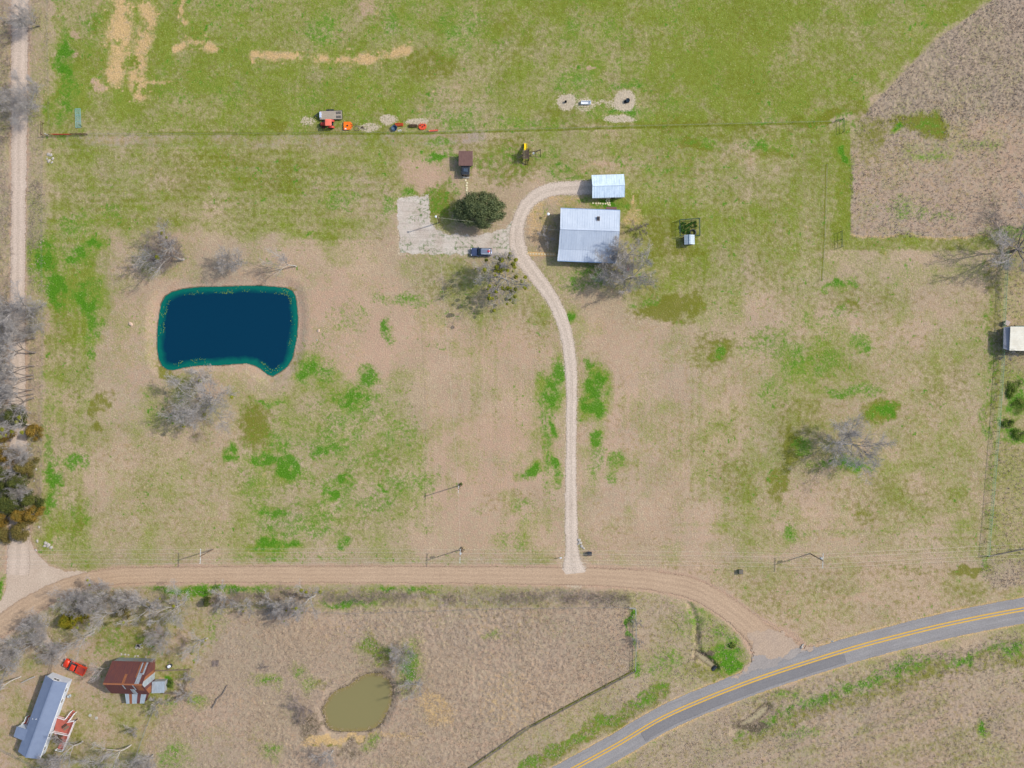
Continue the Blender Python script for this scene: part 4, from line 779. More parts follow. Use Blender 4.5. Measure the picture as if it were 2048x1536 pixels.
tag(link_mesh('dry_grass', np_mesh('dry_grass', np.stack([b0_, b1_, tp_], 1).reshape(-1, 3), np.arange(n_ * 3).reshape(n_, 3)), m_dry), 'tall dry straw coloured grass standing in the unmown fields', 'grass', None, 'stuff')
# ------------------------------------------------------------------ buildings
m_seam = mat('standing_seam', (200,208,217), .5, .1, .18, .5, (182,192,204), .5, 0, (1, .3, 1)); m_galv = mat('galvanised', (222,236,244), .5, .05, .3, 1.6, (188,206,220), .5, 0, (1, .25, 1))
m_wall_w = mat('white_siding', (214,212,206), .7, 0, .12, 1.2); m_wall_b = mat('brown_siding', (104,84,70), .8, 0, .25, 1.5); m_wall_g = mat('grey_siding', (158,160,162), .75, 0, .15, 1.2)
m_trim = mat('white_trim', (232,232,230), .6, 0, .08, 2); m_shing = mat('brown_shingle', (120,92,84), .9, 0, .25, 1.2, (104,78,72), .2, .3, (3, 1, 1)); m_glass = mat('window_glass', (40,52,60), .12, 0, .1, 1, None, .6)
m_black = mat('black_metal', (52,58,66), .5, .1, .3, 2, (38,42,48)); m_wood = mat('weathered_wood', (140,124,104), .85, 0, .3, 2, (112,98,82), .2, 0, (1, 6, 1)); m_dwood = mat('dark_wood', (86,70,58), .85, 0, .35, 2, (64,52,44))
m_doorwood = mat('door_wood', (96,88,80), .8, 0, .2, 2); m_conc = mat('concrete', (178,172,160), .9, 0, .2, 2)  # grey-brown wood of the doors
def quad_roof(mb, a, b, c, d, t=.10):
    """sloped sheet a-b (upper edge), d-c (lower edge)"""
    mb.slab([a, d, c, b] if True else None, t)
def ribs(mb, a, b, d, c, step, w=.05, h=.05):
    """raised seams running from edge a-b down to edge d-c"""
    a, b, c, d = map(Vector, (a, b, c, d)); n = max(2, int((b - a).length / step))
    for i in range(n + 1):
        t = i / n; p, q = a.lerp(b, t) + Vector((0, 0, h * .5)), d.lerp(c, t) + Vector((0, 0, h * .5)); mb.bar(p, q, w, h)
def wall_window(parent, c, nrm, w, h, frame=m_trim, glass=m_glass, name='window'):
    """framed window on a vertical wall; c centre, nrm outward horizontal normal"""
    nrm = Vector(nrm).normalized(); u = Vector((-nrm.y, nrm.x, 0)); c = Vector(c); mb = MB()
    for s in (-1, 1):
        mb.bar(c + nrm * .04 + u * s * w / 2 - Vector((0, 0, h / 2)), c + nrm * .04 + u * s * w / 2 + Vector((0, 0, h / 2)), .10, .07)
        mb.bar(c + nrm * .04 - u * (w / 2 - .05) + Vector((0, 0, s * h / 2)), c + nrm * .04 + u * (w / 2 - .05) + Vector((0, 0, s * h / 2)), .07, .10)
    mb.bar(c + nrm * .035 - Vector((0, 0, h / 2 - .06)), c + nrm * .035 + Vector((0, 0, h / 2 - .06)), .06, .05)
    o = mb.part(name, frame, parent)
    g = MB(); g.bar(c + nrm * .015 - u * (w / 2 - .06), c + nrm * .015 + u * (w / 2 - .06), .02, h - .12); g.part('pane', glass, o); return o
def wall_poly(mb, pts, thick=.12):
    """vertical wall panel given its outline points, thickened inwards/outwards"""
    p = [Vector(q) for q in pts]; n = (p[1] - p[0]).cross(p[2] - p[0]).normalized() * thick; k = len(p)
    mb.add(p + [q - n for q in p], [tuple(range(k)), tuple(range(2 * k - 1, k - 1, -1))] + [(i, k + i, k + (i + 1) % k, (i + 1) % k) for i in range(k)])
def gable_house(name, label, cat, C, ang, L, W, eave, ridge, over, m_wall, m_roof, rib=0, ribw=.05):
    """rectangular house, ridge along local x; returns (root, helper to map local points)"""
    r = thing(name, label, cat, C, ang); x, y = L / 2, W / 2; w = MB()
    w.prism([(-x, -y), (x, -y), (x, y), (-x, y)], 0, eave - .12)
    for s in (-1, 1):
        xs_ = s * x; pk = ridge - .14 - (ridge - eave) * 0; w.add([(xs_, -y, eave - .12), (xs_, y, eave - .12), (xs_, 0, pk), (xs_ - s * .12, -y, eave - .12), (xs_ - s * .12, y, eave - .12), (xs_ - s * .12, 0, pk)], [(0, 1, 2), (5, 4, 3), (0, 2, 5, 3), (1, 4, 5, 2)])
    w.part('wall', m_wall, r); ox, dz = x + over, (ridge - eave) / y
    for s in (1, -1):
        yy = s * (y + over); ze = eave - dz * over; a, b, c, d = (-ox, 0, ridge), (ox, 0, ridge), (ox, yy, ze), (-ox, yy, ze); m = MB()
        m.slab([a, b, c, d] if s < 0 else [d, c, b, a], .08)
        if rib: ribs(m, a, b, d, c, rib, ribw, ribw)
        m.part('roof_slope', m_roof, r)
    m = MB(); m.bar((-ox, 0, ridge + .05), (ox, 0, ridge + .05), .34, .05); m.part('ridge_cap', m_roof, r)
    return r

# --- farmhouse with the long metal roof and a lower porch roof on its south side
EV, RG, BR, PO = 2.95, 5.0, 2.95, 2.45
q = {k: P(x, y, z) for k, (x, y, z) in dict(tl=(1121.6,416.8,EV), tr=(1240,421,EV), rl=(1120.6,457.2,RG), rr=(1239,461,RG), bl=(1117.6,498,BR), br=(1235.5,503.5,BR), pl=(1115,521,PO), pr=(1233,525.6,PO)).items()}
fc = (q['tl'] + q['br']) / 2; fc.z = 0; fa = math.atan2(q['rr'].y - q['rl'].y, q['rr'].x - q['rl'].x)
fh = thing('farmhouse', 'farmhouse with long pale blue grey metal roof and lower porch roof', 'house', fc, fa); inv = Matrix.Rotation(-fa, 4, 'Z') @ Matrix.Translation(-fc)
q = {k: inv @ v for k, v in q.items()}; w = MB()
x0, x1 = q['rl'].x + .45, q['rr'].x - .45; yn, ysn, yp = q['tl'].y - .45, q['bl'].y + .1, q['pl'].y + .45; yr = q['rl'].y
w.prism([(x0, ysn), (x1, ysn), (x1, yn), (x0, yn)], 0, EV - .1)
for xx, s in ((x0, 1), (x1, -1)): w.add([(xx, ysn, EV - .1), (xx, yn, EV - .1), (xx, yr, RG - .22), (xx + .12 * s, ysn, EV - .1), (xx + .12 * s, yn, EV - .1), (xx + .12 * s, yr, RG - .22)], [(0, 1, 2), (5, 4, 3), (0, 2, 5, 3), (1, 4, 5, 2)])
w.part('wall', m_wall_b, fh)
for nm, a, b, c, d in (('roof_slope', 'rl', 'rr', 'tr', 'tl'), ('roof_slope', 'rl', 'rr', 'br', 'bl'), ('porch_roof', 'bl', 'br', 'pr', 'pl')):
    off = Vector((0, 0, -.05 if nm == 'porch_roof' else 0)); a, b, c, d = (q[k] + off for k in (a, b, c, d)); m = MB(); m.slab([d, c, b, a] if nm == 'roof_slope' and c.y > a.y else [a, d, c, b], .07); ribs(m, a, b, d, c, .56, .09, .06)
    m.part(nm, m_seam, fh)
m = MB(); m.bar(q['rl'] + Vector((0, 0, .06)), q['rr'] + Vector((0, 0, .06)), .4, .05); m.part('ridge_cap', m_seam, fh)
m = MB(); m.bar(q['pl'] + Vector((0, -.08, -.08)), q['pr'] + Vector((0, -.08, -.08)), .14, .12); m.bar(q['tl'] + Vector((0, .08, -.08)), q['tr'] + Vector((0, .08, -.08)), .14, .12); m.part('gutter', mat('blue_gutter', (120,150,186), .5, .1, .1), fh)
for i in range(6):
    m = MB(); xx = x0 + (x1 - x0) * i / 5; m.box((xx, yp, PO / 2 - .06), (.14, .14, PO - .12)); m.part('porch_post', m_trim, fh)
m = MB(); m.box(((x0 + x1) / 2, (ysn + yp) / 2 - .05, .12), (x1 - x0, ysn - yp + .1, .24)); m.part('porch_floor', m_dwood, fh)
sky_ = inv @ P(1197, 437, 4.2); m = MB(); zt = EV + (RG - EV) * (q['tl'].y - sky_.y) / (q['tl'].y - yr)
m.box((sky_.x, sky_.y, zt + .12), (.66, .95, .62)); ch = m.part('chimney', mat('chimney_brick', (120,104,96), .9, 0, .3, 6), fh); m = MB(); m.box((sky_.x, sky_.y, zt + .47), (.40, .62, .10)); m.part('chimney_cap', m_black, ch)
for xx in (-4.2, -1.0, 3.2): wall_window(fh, (xx, ysn - .0, 1.45), (0, -1, 0), 1.1, 1.3)
m = MB(); m.box((1.2, ysn - .03, 1.12), (.95, .07, 2.05)); dr = m.part('door', m_doorwood, fh); m = MB(); m.tube((1.55, ysn - .12, 1.05), (1.55, ysn - .06, 1.05), .03); m.part('handle', m_galv, dr)
for yy in (-1.6, 1.6): wall_window(fh, (x0, yy + yr, 1.5), (-1, 0, 0), 1.0, 1.2)
st0 = inv @ P(1223, 413.5, 2.4); m = MB(); m.slab([(st0.x - 1.25, yn + .06, 2.5), (st0.x + 1.25, yn + .06, 2.5), (st0.x + 1.25, yn + 1.35, 2.25), (st0.x - 1.25, yn + 1.35, 2.25)][::-1], .08); m.part('stoop_roof', m_shing, fh)
for s in (-1, 1): m = MB(); m.box((st0.x + s * 1.1, yn + 1.2, 1.08), (.1, .1, 2.16)); m.part('stoop_post', m_dwood, fh)

# --- garage at the end of the driveway
gz, gr = 2.25, 3.35; a, b = P(1184.9, 371, gr), P(1249.7, 369, gr); gl = P(1217, 372, 0); ga = math.atan2(b.y - a.y, b.x - a.x)
gc = (a + b) / 2; gc.z = 0; gar = gable_house('garage', 'small garage with pale sky blue metal roof at the end of the gravel driveway', 'garage', gc, ga, (b - a).length - .5, 4.95, gz + .12, gr, .25, m_wall_w, m_galv, .55, .05)
m = MB(); m.box((-(b - a).length / 2 + .23, 0, 1.0), (.08, 2.7, 2.0)); gd = m.part('garage_door', m_wall_g, gar)
m = MB(); m.box((1.3, -2.51, 1.0), (.9, .07, 2.0)); m.part('side_door', m_doorwood, gar)

# --- little shed with a brown shingle roof and the dark lean-to in front of it
sc_ = P(931.4, 316.5, 2.4); sc_.z = 0; sh = thing('garden_shed', 'small square shed with flat brown shingle roof north of the live oak', 'shed', sc_, R(-.6)); m = MB(); m.box((0, 0, 1.06), (2.7, 2.7, 2.12)); m.part('wall', m_wall_b, sh)
m = MB(); m.slab([(-1.68, -1.74, 2.28), (1.66, -1.74, 2.28), (1.66, 1.74, 2.42), (-1.68, 1.74, 2.42)], .10); m.part('roof', m_shing, sh)
m = MB(); m.box((1.70, 0, 2.30), (.05, 3.5, .16)); m.part('fascia', mat('tan_fascia', (186,160,130), .8), sh)
pc = P(931.2, 340.4, 1.6); pc.z = 0; po = thing('dark_canopy', 'dark blue black metal canopy against the south side of the brown shed', 'canopy', pc, R(-3)); m = MB()
m.loft([(1.72, -.98, .98, -1.12, 1.05, .12), (1.80, -1.0, 1.0, -1.15, 1.08, .14), (1.86, -.92, .92, -1.05, 1.0, .2)]); m.part('roof', m_black, po)
m = MB(); m.loft([(1.865, -.55, .5, -.5, .42, .08), (1.98, -.48, .44, -.42, .36, .1)]); m.part('vent_hatch', mat('hatch', (70,84,98), .45, .1, .2), po)
for sx in (-1, 1):
    for sy in (-1, 1): m = MB(); m.box((sx * .9, sy * 1.0, .86), (.08, .08, 1.72)); m.part('post', m_black, po)
m = MB(); m.box((0, -1.0, .45), (1.8, .05, .9)); m.box((-.92, 0, .45), (.05, 1.9, .9)); m.part('side_panel', m_black, po); m = MB(); m.box((.05, -1.38, .10), (1.6, .36, .20)); m.part('step', m_conc, po)

m_tinc = mat('coop_tin', (176,188,194), .55, .1, .25, 1.2, (150,164,172))
# --- chicken coop and fenced vegetable pen
cc = P(1379.3, 479, 1.9); cc.z = 0; coop = gable_house('chicken_coop', 'tiny coop with grey metal roof at the south side of the garden pen', 'coop', cc, R(91), 1.9, 2.1, 1.75, 2.15, .18, m_wall_b, m_tinc, .4, .035)
m = MB(); m.box((.97, .3, .8), (.06, .6, 1.3)); m.part('door', m_doorwood, coop)
pen = [(1357.2, 441.5), (1396.9, 438.7), (1397.6, 472.3), (1358.6, 473.7)]; m_green = mat('dark_green_metal', (46,78,62), .6, 0, .3, 3)
def fence(name, label, pts, gap, h, wires, pr, m_post, m_wire, wr=.012, cat='fence', group=None, sink=.2, close=False, rail=None):
    """posts every gap metres along pts (px), strands between them"""
    if close: pts = list(pts) + [pts[0]]
    g = [P(*p) for p in pts]; r = thing(name, label, cat, g[0], 0, group); o = g[0]; spots = []
    for a, b in zip(g[:-1], g[1:]):
        n = max(1, round((b - a).length / gap))
        for i in range(n): spots.append(a.lerp(b, i / n) - o)
    if not close: spots.append(g[-1] - o)
    rg = random.Random(int(pts[0][0] * 3 + pts[0][1])); proto = None; wpts = spots + ([spots[0]] if close else [])
    for i, p in enumerate(spots[:100]):
        if proto is None:
            mb = MB(); mb.tube((0, 0, -sink), (0, 0, h), pr, pr * .9, 7); proto = mb.mesh('post'); proto.materials.append(m_post)
        e = bpy.data.objects.new('post', proto); COL.objects.link(e); e.parent = r; e.location = p; e.rotation_euler = (rg.uniform(-.03, .03), rg.uniform(-.03, .03), rg.random() * 6)
    mb = MB()
    for k in range(wires):
        z = h * (.97 - .8 * k / max(1, wires)); 
        for a, b in zip(wpts[:-1], wpts[1:]): mb.tube(a + Vector((0, 0, z)), b + Vector((0, 0, z)), wr, wr, 4, False)
    if wires: mb.part('wire', m_wire, r)
    if rail:
        mb = MB()
        for z in rail[0]:
            for a, b in zip(wpts[:-1], wpts[1:]): mb.bar(a + Vector((0, 0, z)), b + Vector((0, 0, z)), rail[1], rail[1] * 1.3)
        mb.part('rail', rail[2], r)
    return r
m_steel = mat('grey_wire', (150,152,148), .5, .3, .2); m_pipe = mat('rusty_pipe', (96,70,56), .8, .1, .4, 3); m_pale = mat('pale_pipe', (196,198,192), .6, .1, .25, 2)
fence('garden_fence', 'dark green wire fence round the vegetable pen', pen, 1.7, 1.7, 7, .04, m_green, m_green, .014, close=True, rail=((1.68, .9), .05, m_green))
m_crop = leafy_mat('crop_leaves', (52,96,30), (84,120,44), (40,76,30))
for i, (x, y) in enumerate([(x, y) for y in (447, 453, 459, 465) for x in (1363, 1370, 1377, 1384, 1391)]):
    if (x > 1378 and y > 458): continue
    r_ = random.Random(i); shrub(x + r_.uniform(-2, 2), y + r_.uniform(-1.5, 1.5), .52 * r_.uniform(.7, 1.2), .5, m_crop, 'leafy green vegetable plant inside the fenced garden pen', 420, .07, 'vegetable plants', 'vegetable_plant')
mb = MB(); mb.lathe([(.78, 0), (.80, .45), (.62, .50), (.56, .42), (.56, .05)], (0, 0, 0), 26, True); tk = mb.part('planter_ring', m_black); tk.location = P(1385.2, 465.6); tag(tk, 'black round tyre planter beside the coop in the garden pen', 'planter')

# --- neighbour's barn in patched rusty sheets
m_rust = mat('rust_sheet', (116,72,62), .85, .1, .35, .9, (92,62,66), .2, 0, (5, .6, 1)); m_rusto = mat('orange_rust', (160,104,70), .85, .1, .3, 1.2, (132,84,60), .2, 0, (4, .6, 1)); m_tin = mat('old_tin', (182,192,196), .5, .2, .35, 1.2, (150,160,166), .4, 0, (4, .6, 1)); m_tinb = mat('bluish_tin', (140,160,172), .55, .2, .35, 1.2, (150,136,126))
def Zb(x, y, z): return P(190 + x / 9.752, 1290 + y / 9.752, z)
EB, RB = 3.1, 7.4
b0 = [Zb(350, 320, EB), Zb(1132, 335, EB), Zb(1012, 975, EB), Zb(310, 925, EB)]; rgl, rgr = Zb(160, 742, RB), Zb(985, 765, RB); bc = sum(b0, Vector()) / 4; bc.z = 0; ba = math.atan2(rgr.y - rgl.y, rgr.x - rgl.x)
barn = thing('rusty_barn', 'old barn patched with rusty and bare metal sheets', 'barn', bc, ba); bi = Matrix.Rotation(-ba, 4, 'Z') @ Matrix.Translation(-bc); b0 = [bi @ p for p in b0]; rl, rr = bi @ rgl, bi @ rgr
hx = (abs(b0[0].x) + abs(b0[1].x) + abs(b0[2].x) + abs(b0[3].x)) / 4; hy = (abs(b0[0].y) + abs(b0[2].y) + abs(b0[1].y) + abs(b0[3].y)) / 4; xi = hx - .12; yi = hy - .15
def sheet_wall(nm, material, mb): return mb.part(nm, material, barn)
mb = MB(); mb.box((0, 0, .2), (2 * xi - .3, 2 * yi - .3, .36)); mb.part('dirt_floor', m_dwood, barn)
for s, mt, nm in ((1, m_tinb, 'north_wall'), (-1, m_rust, 'south_wall')):
    mb = MB(); mb.box((0, s * yi, (EB - .1) / 2), (2 * xi, .10, EB - .1))
    for k in range(24): mb.box((-xi + 2 * xi * (k + .5) / 24, s * (yi + .06), (EB - .1) / 2), (.06, .04, EB - .12))
    mb.part(nm, mt, barn)
rg = random.Random(4)
for s in (1, -1):
    nstrip = 9
    for k in range(nstrip):
        y0, y1 = -yi + 2 * yi * k / nstrip + .006, -yi + 2 * yi * (k + 1) / nstrip - .006; zt = lambda y: EB - .1 + (RB - EB - .1) * (1 - abs(y) / yi); mb = MB(); xx = s * xi
        mid_ = (y0 + y1) / 2; pts = [(y0, 0), (y1, 0), (y1, zt(y1)), (mid_, zt(mid_)), (y0, zt(y0))]
        mb.add([(xx, y, z) for y, z in pts] + [(xx - s * .07, y, z) for y, z in pts], [(0, 1, 2, 3, 4), (9, 8, 7, 6, 5)] + [(i, 5 + i, 5 + (i + 1) % 5, (i + 1) % 5) for i in range(5)])
        o = mb.part('gable_sheet', rg.choice([m_rust, m_rusto, m_rusto, m_tin, m_rust]) if s > 0 else m_rust, barn)
def roof_pt(u, v, s, lift=0):
    """u along the ridge 0..1, v down the slope 0..1"""
    x = -hx + 2 * hx * u; return Vector((x, s * hy * v, RB + (EB - RB) * v + lift))
def roof_sheet(u0, u1, v0, v1, s, material, lift, nm='roof_sheet', parent=None):
    mb = MB(); p = [roof_pt(u0, v0, s, lift), roof_pt(u1, v0, s, lift), roof_pt(u1, v1, s, lift), roof_pt(u0, v1, s, lift)]; mb.slab(p if s < 0 else p[::-1], .03)
    n = max(2, int((u1 - u0) * 36))
    for i in range(n + 1):
        u = u0 + (u1 - u0) * (i + .0) / n; mb.bar(roof_pt(u, v0, s, lift + .025), roof_pt(u, v1, s, lift + .025), .05, .05)
    return mb.part(nm, material, parent or barn)
for s in (1, -1): roof_sheet(0, 1, 0, 1.02, s, m_rust, 0, 'roof_slope')
for u0, u1, v0, v1, s, mt in ((.80,.83,0,.98,1,m_tin),(.845,.905,0,.50,1,m_tin),(.86,.90,.55,1,1,m_rusto),(.91,.95,.45,1,1,m_tin),(.955,.985,.0,.9,1,m_rust),(.76,.79,.3,1,1,m_rusto),(.47,.53,.0,.45,1,m_rusto),(.60,.70,.5,1.0,-1,m_tin),(.47,.49,.0,.5,-1,m_tin),(.73,.75,.0,.55,-1,m_tin),(.8,.95,.1,.6,-1,m_rusto)): roof_sheet(u0, u1, v0, v1, s, mt, .06, 'patch_sheet')
mb = MB(); mb.bar((-hx, 0, RB + .10), (hx, 0, RB + .10), .35, .06); mb.part('ridge_cap', m_rusto, barn)
# low sheds against the barn
def mono(name, label, cat, corners, zs, m_roof, m_wall, rib=.3, strips=None):
    """lean-to: roof corner points (px,py) with heights zs, walls under it"""
    p = [P(x, y, z) for (x, y), z in zip(corners, zs)]; c = sum(p, Vector()) / 4; c.z = 0; r = thing(name, label, cat, c); p = [v - c for v in p]
    mb = MB(); k = [Vector((v.x * .92, v.y * .92, v.z - .12)) for v in p]; mb.add([(v.x, v.y, 0) for v in k] + k, [(3, 2, 1, 0), (4, 5, 6, 7)] + [(i, (i + 1) % 4, 4 + (i + 1) % 4, 4 + i) for i in range(4)]); mb.part('wall', m_wall, r)
    if not strips: strips = [(0, 1, m_roof)]
    for t0, t1, mt in strips:
        a, b, cc_, d = p[0].lerp(p[1], t0), p[0].lerp(p[1], t1), p[3].lerp(p[2], t1), p[3].lerp(p[2], t0); mb = MB(); mb.slab([a, d, cc_, b], .05); ribs(mb, a, b, d, cc_, rib, .04, .04); mb.part('roof', mt, r)
    return r
def zb(x, y): return (190 + x / 9.752, 1290 + y / 9.752)
mono('lean_to_shed', 'low lean-to striped in tin and rust on the south side of the rusty barn', 'shed', [zb(588, 950), zb(1003, 962), zb(960, 1140), zb(612, 1147)], (2.5, 2.5, 2.0, 2.0), m_tin, m_rust, .3, [(0, .18, m_tin), (.185, .32, m_rusto), (.325, .58, m_tin), (.585, .75, m_rust), (.755, 1, m_tin)])
mono('tin_shed', 'small pale grey tin shed at the south-east corner of the rusty barn', 'shed', [zb(1114, 716), zb(1362, 708), zb(1352, 932), zb(1106, 942)], (2.1, 2.1, 1.9, 1.9), m_tin, m_wall_g, .25)

# --- neighbour's long house with blue grey shingles
def Zh(x, y, z): return P(x / 6, 1280 + y / 6, z)
m_bshing = mat('blue_shingle', (118,130,151), .85, 0, .14, .8, (110,122,144), .2, .2); m_vinyl = mat('pale_vinyl', (196,202,210), .7, 0, .08, 1)
HE, HR = 2.9, 4.1; n0, n1 = Zh(548, 432, HE), Zh(802, 517, HE); s0, s1 = Zh(212, 1332, HE), Zh(482, 1425, HE); hc = (n0 + n1 + s0 + s1) / 4; hc.z = 0
na, sa_ = (n0 + n1) / 2, (s0 + s1) / 2; ha = math.atan2(na.y - sa_.y, na.x - sa_.x); Lh = (na - sa_).length; Wh = ((n0 - n1).length + (s0 - s1).length) / 2
lh = gable_house('long_house', 'long narrow house with blue grey shingle roof and red decks', 'house', hc, ha, Lh - .2, Wh - .5, HE + .12, HR, .22, m_vinyl, m_bshing)
wall_window(lh, ((Lh - .2) / 2, 0.0, 2.72), (1, 0, 0), 1.5, 1.0)
for xx in (-7.5, -4.2, 4.5, 7.3): wall_window(lh, (xx, -(Wh - .5) / 2, 1.6), (0, -1, 0), 1.0, 1.2)
mb = MB(); mb.bar((-Lh / 2, -(Wh / 2 + .05), HE - .02), (Lh / 2, -(Wh / 2 + .05), HE - .02), .10, .14); mb.part('gutter', m_trim, lh)
mb = MB(); mb.tube((-.4, .9, 3.3), (-.4, .9, 4.05), .07, .07, 8); mb.part('vent_pipe', m_trim, lh); mb = MB(); mb.tube((-.9, 1.9, 3.0), (-.9, 1.9, 3.55), .06, .06, 8); mb.part('vent_pipe', m_trim, lh)
hi = Matrix.Rotation(-ha, 4, 'Z') @ Matrix.Translation(-hc)
an = [hi @ Zh(x, y, 2.8) for x, y in ((200, 1038), (345, 1068), (300, 1205), (162, 1158))]; mb = MB(); k_ = [Vector((v.x, v.y, 0)) for v in an]; cen = sum(an, Vector()) / 4
mb.prism([(cen.x + (v.x - cen.x) * .9, cen.y + (v.y - cen.y) * .9) for v in an][::-1], 0, 2.65); mb.part('annex_wall', m_vinyl, lh); mb = MB(); up_ = [v + Vector((0, 0, .35 if i in (1, 2) else 0)) for i, v in enumerate(an)]; mb.slab(up_[::-1] if True else up_, .09); mb.part('annex_roof', m_bshing, lh)
m_deck = mat('red_deck', (164,84,72), .85, 0, .25, 1.5, (178,104,88), .2, 0, (1, 7, 1))
def railing(mb, pts, h=1.0, z0=.55, gap=.22):
    for a, b in zip(pts[:-1], pts[1:]):
        a, b = Vector(a), Vector(b); L = (b - a).length
        mb.bar(a + Vector((0, 0, z0 + h)), b + Vector((0, 0, z0 + h)), .12, .06); mb.bar(a + Vector((0, 0, z0 + .12)), b + Vector((0, 0, z0 + .12)), .05, .05)
        for i in range(int(L / gap) + 1): p = a.lerp(b, min(1, i * gap / L)); mb.bar(p + Vector((0, 0, z0 + .1)), p + Vector((0, 0, z0 + h)), .04, .04)
        for p in (a, b): mb.box((p.x, p.y, (z0 + h + .08) / 2), (.12, .12, z0 + h + .08))
def deck(label, outline, rails, steps, z=.55):
    p = [Zh(x, y, z) for x, y in outline]; c = sum(p, Vector()) / len(p); c.z = 0; r = thing('deck', label, 'deck', c); loc = lambda x, y, zz=z: Zh(x, y, zz) - Vector((c.x, c.y, zz)) + Vector((0, 0, 0))
    mb = MB(); q_ = [(loc(x, y).x, loc(x, y).y) for x, y in outline]; area = sum(q_[i][0] * q_[(i + 1) % len(q_)][1] - q_[(i + 1) % len(q_)][0] * q_[i][1] for i in range(len(q_)))
    mb.prism(q_ if area > 0 else q_[::-1], z - .12, z); mb.part('floor', m_deck, r)
    for rl_ in rails:
        mb = MB(); railing(mb, [loc(x, y) for x, y in rl_], .95, z); mb.part('railing', m_trim, r)
    if steps:
        (ax, ay), (bx, by), (cx_, cy_), n = steps; a, b, d = loc(ax, ay), loc(bx, by), loc(cx_, cy_)
        for i in range(n):
            t = (i + .5) / n; m_ = (a + b) / 2 + (d - (a + b) / 2) * t; an_ = math.atan2(d.y - (a.y + b.y) / 2, d.x - (a.x + b.x) / 2); mb = MB()
            mb.box((m_.x, m_.y, z - (i + 1) * z / (n + 1)), ((d - (a + b) / 2).length / n * .82, (b - a).length * .92, .06), an_); mb.part('step', m_deck, r)
        mb = MB(); railing(mb, [a, a + (d - (a + b) / 2)], .8, z * .6); railing(mb, [b, b + (d - (a + b) / 2)], .8, z * .6); mb.part('stair_railing', m_trim, r)
    return r
deck('large red deck with white railings on the east side of the blue roofed house', [(688,905),(800,940),(835,968),(915,955),(765,1325),(690,1300),(720,1230),(645,1120)], [[(680,905),(795,940)],[(838,968),(918,956)],[(918,956),(768,1325)],[(768,1325),(688,1302)],[(650,1090),(835,1130)]], ((800,935),(842,958),(885,862),4))
deck('small red stoop with white rails on the west side of the blue roofed house', [(262,1035),(300,975),(340,985),(312,1050)], [[(262,1035),(300,975)]], ((305,975),(342,985),(345,920),4), .5)
# wooden boards lying on the big deck
for i, (x, y, ln) in enumerate([(775, 1035, 1.5), (800, 1060, 1.5)]):
    mb = MB(); mb.box((0, 0, .06), (ln, .28, .12)); mb.box((0, .3, .06), (ln * .9, .2, .1)); b_ = mb.part('lumber_board', m_wood if i else m_dwood); b_.location = Zh(x, y, .55); b_.rotation_euler = (0, 0, R(38)); tag(b_, ['dark boards lying on the large red deck', 'tan boards lying beside the dark ones on the large red deck'][i], 'boards')

# --- barn at the right edge: white roof, grey lean-to, dark open front
wb = thing('white_roofed_barn', 'barn with dirty white metal roof and grey lean-to at the right edge', 'barn', P(2034, 678)); o_ = wb.location; L_ = lambda x, y, z: P(x, y, z) - o_
mb = MB(); mb.prism([(L_(2017, 699, 0).x, L_(2017, 699, 0).y), (L_(2090, 699, 0).x, L_(2090, 699, 0).y), (L_(2090, 653, 0).x, L_(2090, 653, 0).y), (L_(2017, 653, 0).x, L_(2017, 653, 0).y)], 0, 2.95); mb.part('wall', mat('green_siding', (60,96,92), .7, 0, .2), wb)
a, b, c, d = L_(2021, 653, 3.3), L_(2100, 654, 3.3), L_(2100, 702, 3.1), L_(2019, 701, 3.1); mb = MB(); mb.slab([a, d, c, b], .08); ribs(mb, a, d, b, c, .5, .05, .05); mb.part('roof', mat('dirty_white_roof', (216,212,196), .6, .05, .15, .8, (196,190,172), .3), wb)
a, b, c, d = L_(2007.5, 654.5, 2.4), L_(2021, 653, 2.9), L_(2019, 701, 2.9), L_(2006.5, 697, 2.4); mb = MB(); mb.slab([a, d, c, b], .07); ribs(mb, b, c, a, d, .5, .04, .04); mb.part('lean_to_roof', mat('grey_lean_to', (148,150,156), .6, .1, .15), wb)
for y in (656, 669, 683, 696): mb = MB(); p = L_(2007.5, y, 0); mb.tube((p.x, p.y, 0), (p.x, p.y, 2.36), .07, .07, 8); mb.part('post', m_black, wb)
mb = MB(); p = L_(2012, 676, 0); mb.box((p.x, p.y, .35), (.5, 4.6, .7)); mb.part('feed_bunk', m_dwood, wb)
bx = thing('pump_box', 'small square pinkish grey box roof beside the right-hand barn', 'box', P(2010, 646.5), R(-28)); mb = MB(); mb.box((0, 0, .45), (.85, .85, .9)); mb.part('body', m_wall_b, bx); mb = MB(); mb.slab([(-.55, -.55, .98), (.55, -.55, .98), (.55, .55, 1.05), (-.55, .55, 1.05)], .08); mb.part('lid', mat('pinkish_lid', (190,172,164), .8), bx)
# ------------------------------------------------------------------ fences, gates, poles and wires
fence('wire_fence', 'wire fence along the south edge of the north pasture', [(176,269),(560,268),(850,266),(1100,259),(1250,254),(1668,244)], 5.2, 1.15, 4, .035, m_barkd, m_steel, .007)
fence('wire_fence', 'tall wire fence down the right side of the dry fields, posts casting long shadows', [(2010,500),(2004,620),(2000,740),(1993,840),(1986,930),(1978,1030),(1971,1111)], 3.0, 1.7, 5, .05, m_green, mat('pale_green_wire', (150,176,140), .6, .1, .1), .016, rail=((1.66,), .07, mat('pale_green_rail', (140,168,132), .7)))
fence('rail_fence', 'dark rail fence running east from the right-hand fence corner', [(1972,1112),(2048,1096),(2160,1072)], 3.0, 1.2, 0, .06, m_barkd, m_steel, rail=((1.1, .6), .10, m_barkd))
fence('wire_fence', 'thin wire fence east of the farmhouse running north to south', [(1652,330),(1648,470),(1643,560)], 6.0, 1.1, 3, .03, m_barkd, m_steel, .007)
